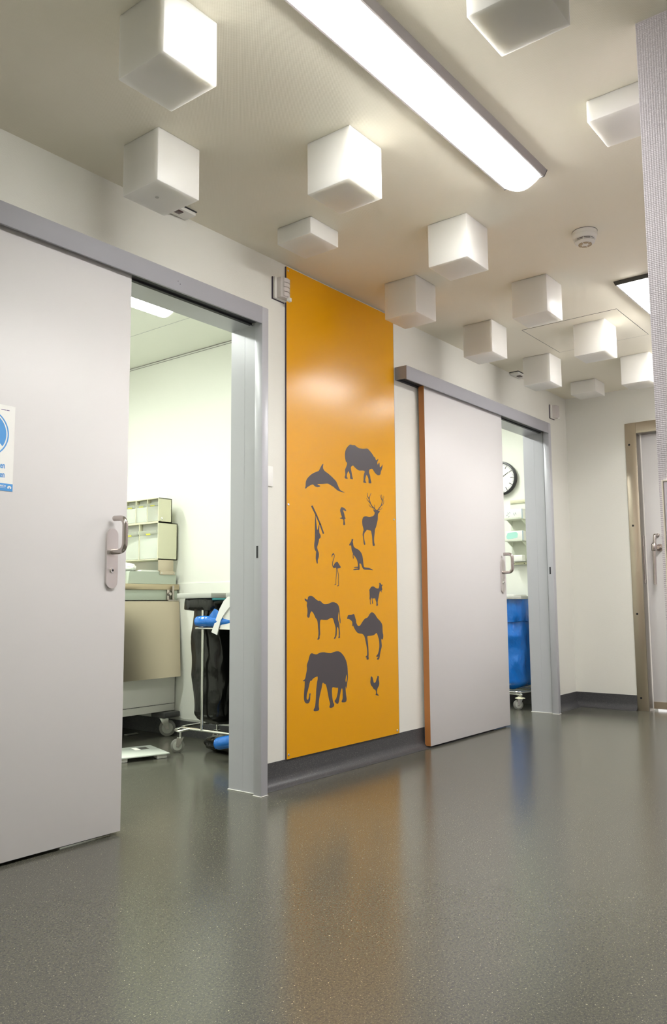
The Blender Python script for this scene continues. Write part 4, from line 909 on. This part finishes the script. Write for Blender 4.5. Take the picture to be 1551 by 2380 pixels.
t = thing('dispenser_rack', (6.59, 3.10, 1.175), 'pale steel wall rack holding glove and mask boxes in far room', 'rack')
y0, y1 = 3.030, 3.186
b = bm_new(); bx(b, 6.592, 6.5995, y0, y1, 1.21, 1.722, 0.001); obj('back_plate', b, M['pale_steel'], t)
b = bm_new(); bx(b, 6.580, 6.592, y0, y1 - 0.004, 1.722, 1.750, 0.002); bx(b, 6.577, 6.58, y0 + .02, y1 - .02, 1.729, 1.743, 0.001); obj('top_rail', b, M['cream'], t)
b = bm_new(); bx(b, 6.570, 6.592, y0, y1 - 0.002, 1.176, 1.208, 0.002); rl = obj('bottom_rail', b, M['hub'], t)
b = bm_new(); bx(b, 6.567, 6.570, y0 + 0.008, y1 - 0.01, 1.182, 1.202, 0.001); obj('rail_plate', b, M['cream'], rl)
for yy in (y0 + 0.03, y1 - 0.032):
    b = bm_new(); cyl(b, (6.567, yy, 1.192), (-1, 0, 0), 0.004, 0.002, 12); obj('screw', b, M['dark'], rl)
for zz in (1.572, 1.383):
    b = bm_new(); bx(b, 6.470, 6.592, y0 - 0.004, y1 + 0.004, zz - 0.003, zz, 0.001); bx(b, 6.470, 6.474, y0 - 0.004, y1 + 0.004, zz - 0.003, zz + 0.014, 0.001)
    prism(b, [(6.485, zz - 0.004), (6.592, zz - 0.004), (6.592, zz - 0.05)], y0 + 0.01, y0 + 0.013, 'y')
    prism(b, [(6.485, zz - 0.004), (6.592, zz - 0.004), (6.592, zz - 0.05)], y1 - 0.013, y1 - 0.01, 'y')
    obj('shelf', b, M['pale_steel'], t, sm=False)
g = 'boxes on the dispenser rack'
b = bm_new(); bx(b, 6.480, 6.575, y0, y1, 1.5735, 1.660, 0.002)
o = tag(based('glove_box', b, M['paper'], (6.53, 3.108, 1.5735)), 'white glove box with grey leaf print, topmost on the dispenser rack', 'box', g)
b = bm_new()
for (ya, za, ln, an) in ((3.155, 1.625, 0.03, 0.9), (3.165, 1.61, 0.025, -0.7), (3.14, 1.63, 0.02, 1.3), (3.10, 1.615, 0.035, 1.3), (3.085, 1.62, 0.03, 1.2), (3.15, 1.595, 0.02, -0.8)):
    d = Vector((math.cos(an), math.sin(an))) * ln / 2; s = Vector((-math.sin(an), math.cos(an))) * 0.003
    prism(b, [(ya - d.x, za - d.y), (ya + s.x, za + s.y), (ya + d.x, za + d.y), (ya - s.x, za - s.y)], 6.4792, 6.480, 'x')
obj('leaf_print', b, M['ink'], o, sm=False)
b = bm_new(); bx(b, 6.483, 6.495, y0 - 0.0008, y0, 1.575, 1.658); obj('blue_edge', b, M['pale_blue'], o, sm=False)
b = bm_new(); bx(b, 6.480, 6.575, y0, y1, 1.3845, 1.470, 0.002)
o = tag(based('mask_box', b, M['paper'], (6.53, 3.108, 1.3845)), 'open box showing aqua tissue, middle of the dispenser rack', 'box', g)
b = bm_new(); prism(b, [(3.178, 1.425), (3.165, 1.455), (3.085, 1.460), (3.070, 1.445), (3.075, 1.410), (3.16, 1.400), (3.175, 1.408)], 6.4785, 6.480, 'x'); obj('aqua_window', b, M['aqua'], o, sm=False)
b = bm_new(); bx(b, 6.483, 6.497, y0 - 0.0008, y0, 1.386, 1.468); bx(b, 6.4788, 6.480, 3.10, 3.186, 1.3855, 1.394); obj('blue_edge', b, M['pale_blue'], o, sm=False)
b = bm_new(); bx(b, 6.490, 6.560, y0 + 0.01, y1 - 0.03, 1.2085, 1.262, 0.008); 
o = tag(based('cap_box', b, M['paper'], (6.53, 3.1, 1.2085)), 'plain white rounded box, lowest on the dispenser rack', 'box', g)

t = thing('laundry_trolley', (6.35, 3.12, 0), 'sack trolley with blue bag in the far room', 'trolley')
b = bm_new(); bx(b, 6.150, 6.52, 2.905, 3.32, 0.884, 0.909, 0.003); obj('lid', b, M['lid'], t)
b = bm_new(); bx(b, 6.16, 6.40, 2.97, 3.25, 0.9095, 0.921, 0.003); tag(based('paper_tray', b, M['white'], (6.28, 3.1, 0.9095)), 'flat white tray lying on the blue sack trolley lid', 'tray')
b = bm_new(); zz = 0.137
tube(b, fillet([(6.185, 3.10, zz), (6.185, 3.30, zz), (6.50, 3.30, zz), (6.50, 2.925, zz), (6.29, 2.915, zz), (6.185, 2.955, zz), (6.185, 3.10, zz)], 0.04, 5), 0.009, 12)
tube(b, [(6.20, 3.28, zz - 0.016), (6.175, 2.93, zz - 0.016)], 0.006, 10); tube(b, [(6.176, 2.945, zz - 0.016), (6.176, 2.94, zz - 0.016)], 0.013, 14)
obj('base_frame', b, M['chrome'], t)
b = bm_new(); tube(b, [(6.515, 3.10, zz), (6.515, 3.10, 0.884)], 0.011, 14); obj('pole', b, M['chrome'], t)
castor(t, 6.178, 2.972, 0.040, 0.115, -0.75, plate=M['cream'])
castor(t, 6.48, 2.96, 0.040, 0.125, 1.1)
castor(t, 6.20, 3.27, 0.040, 0.125, 0.8)
castor(t, 6.48, 3.27, 0.040, 0.125, 2.0)
b = sack(6.345, 3.115, 0.147, 0.883, 0.150, 0.175, 12.7, 0.030, 0.08)
s3 = obj('laundry_sack', b, M['blue_bag']); tag(s3, 'shiny blue sack hanging on the far room trolley', 'sack')
b = cuff(6.345, 3.115, 0.70, 0.883, 0.160, 0.192, 9.1, 0.012); obj('folded_cuff', b, M['blue_bag'], s3)
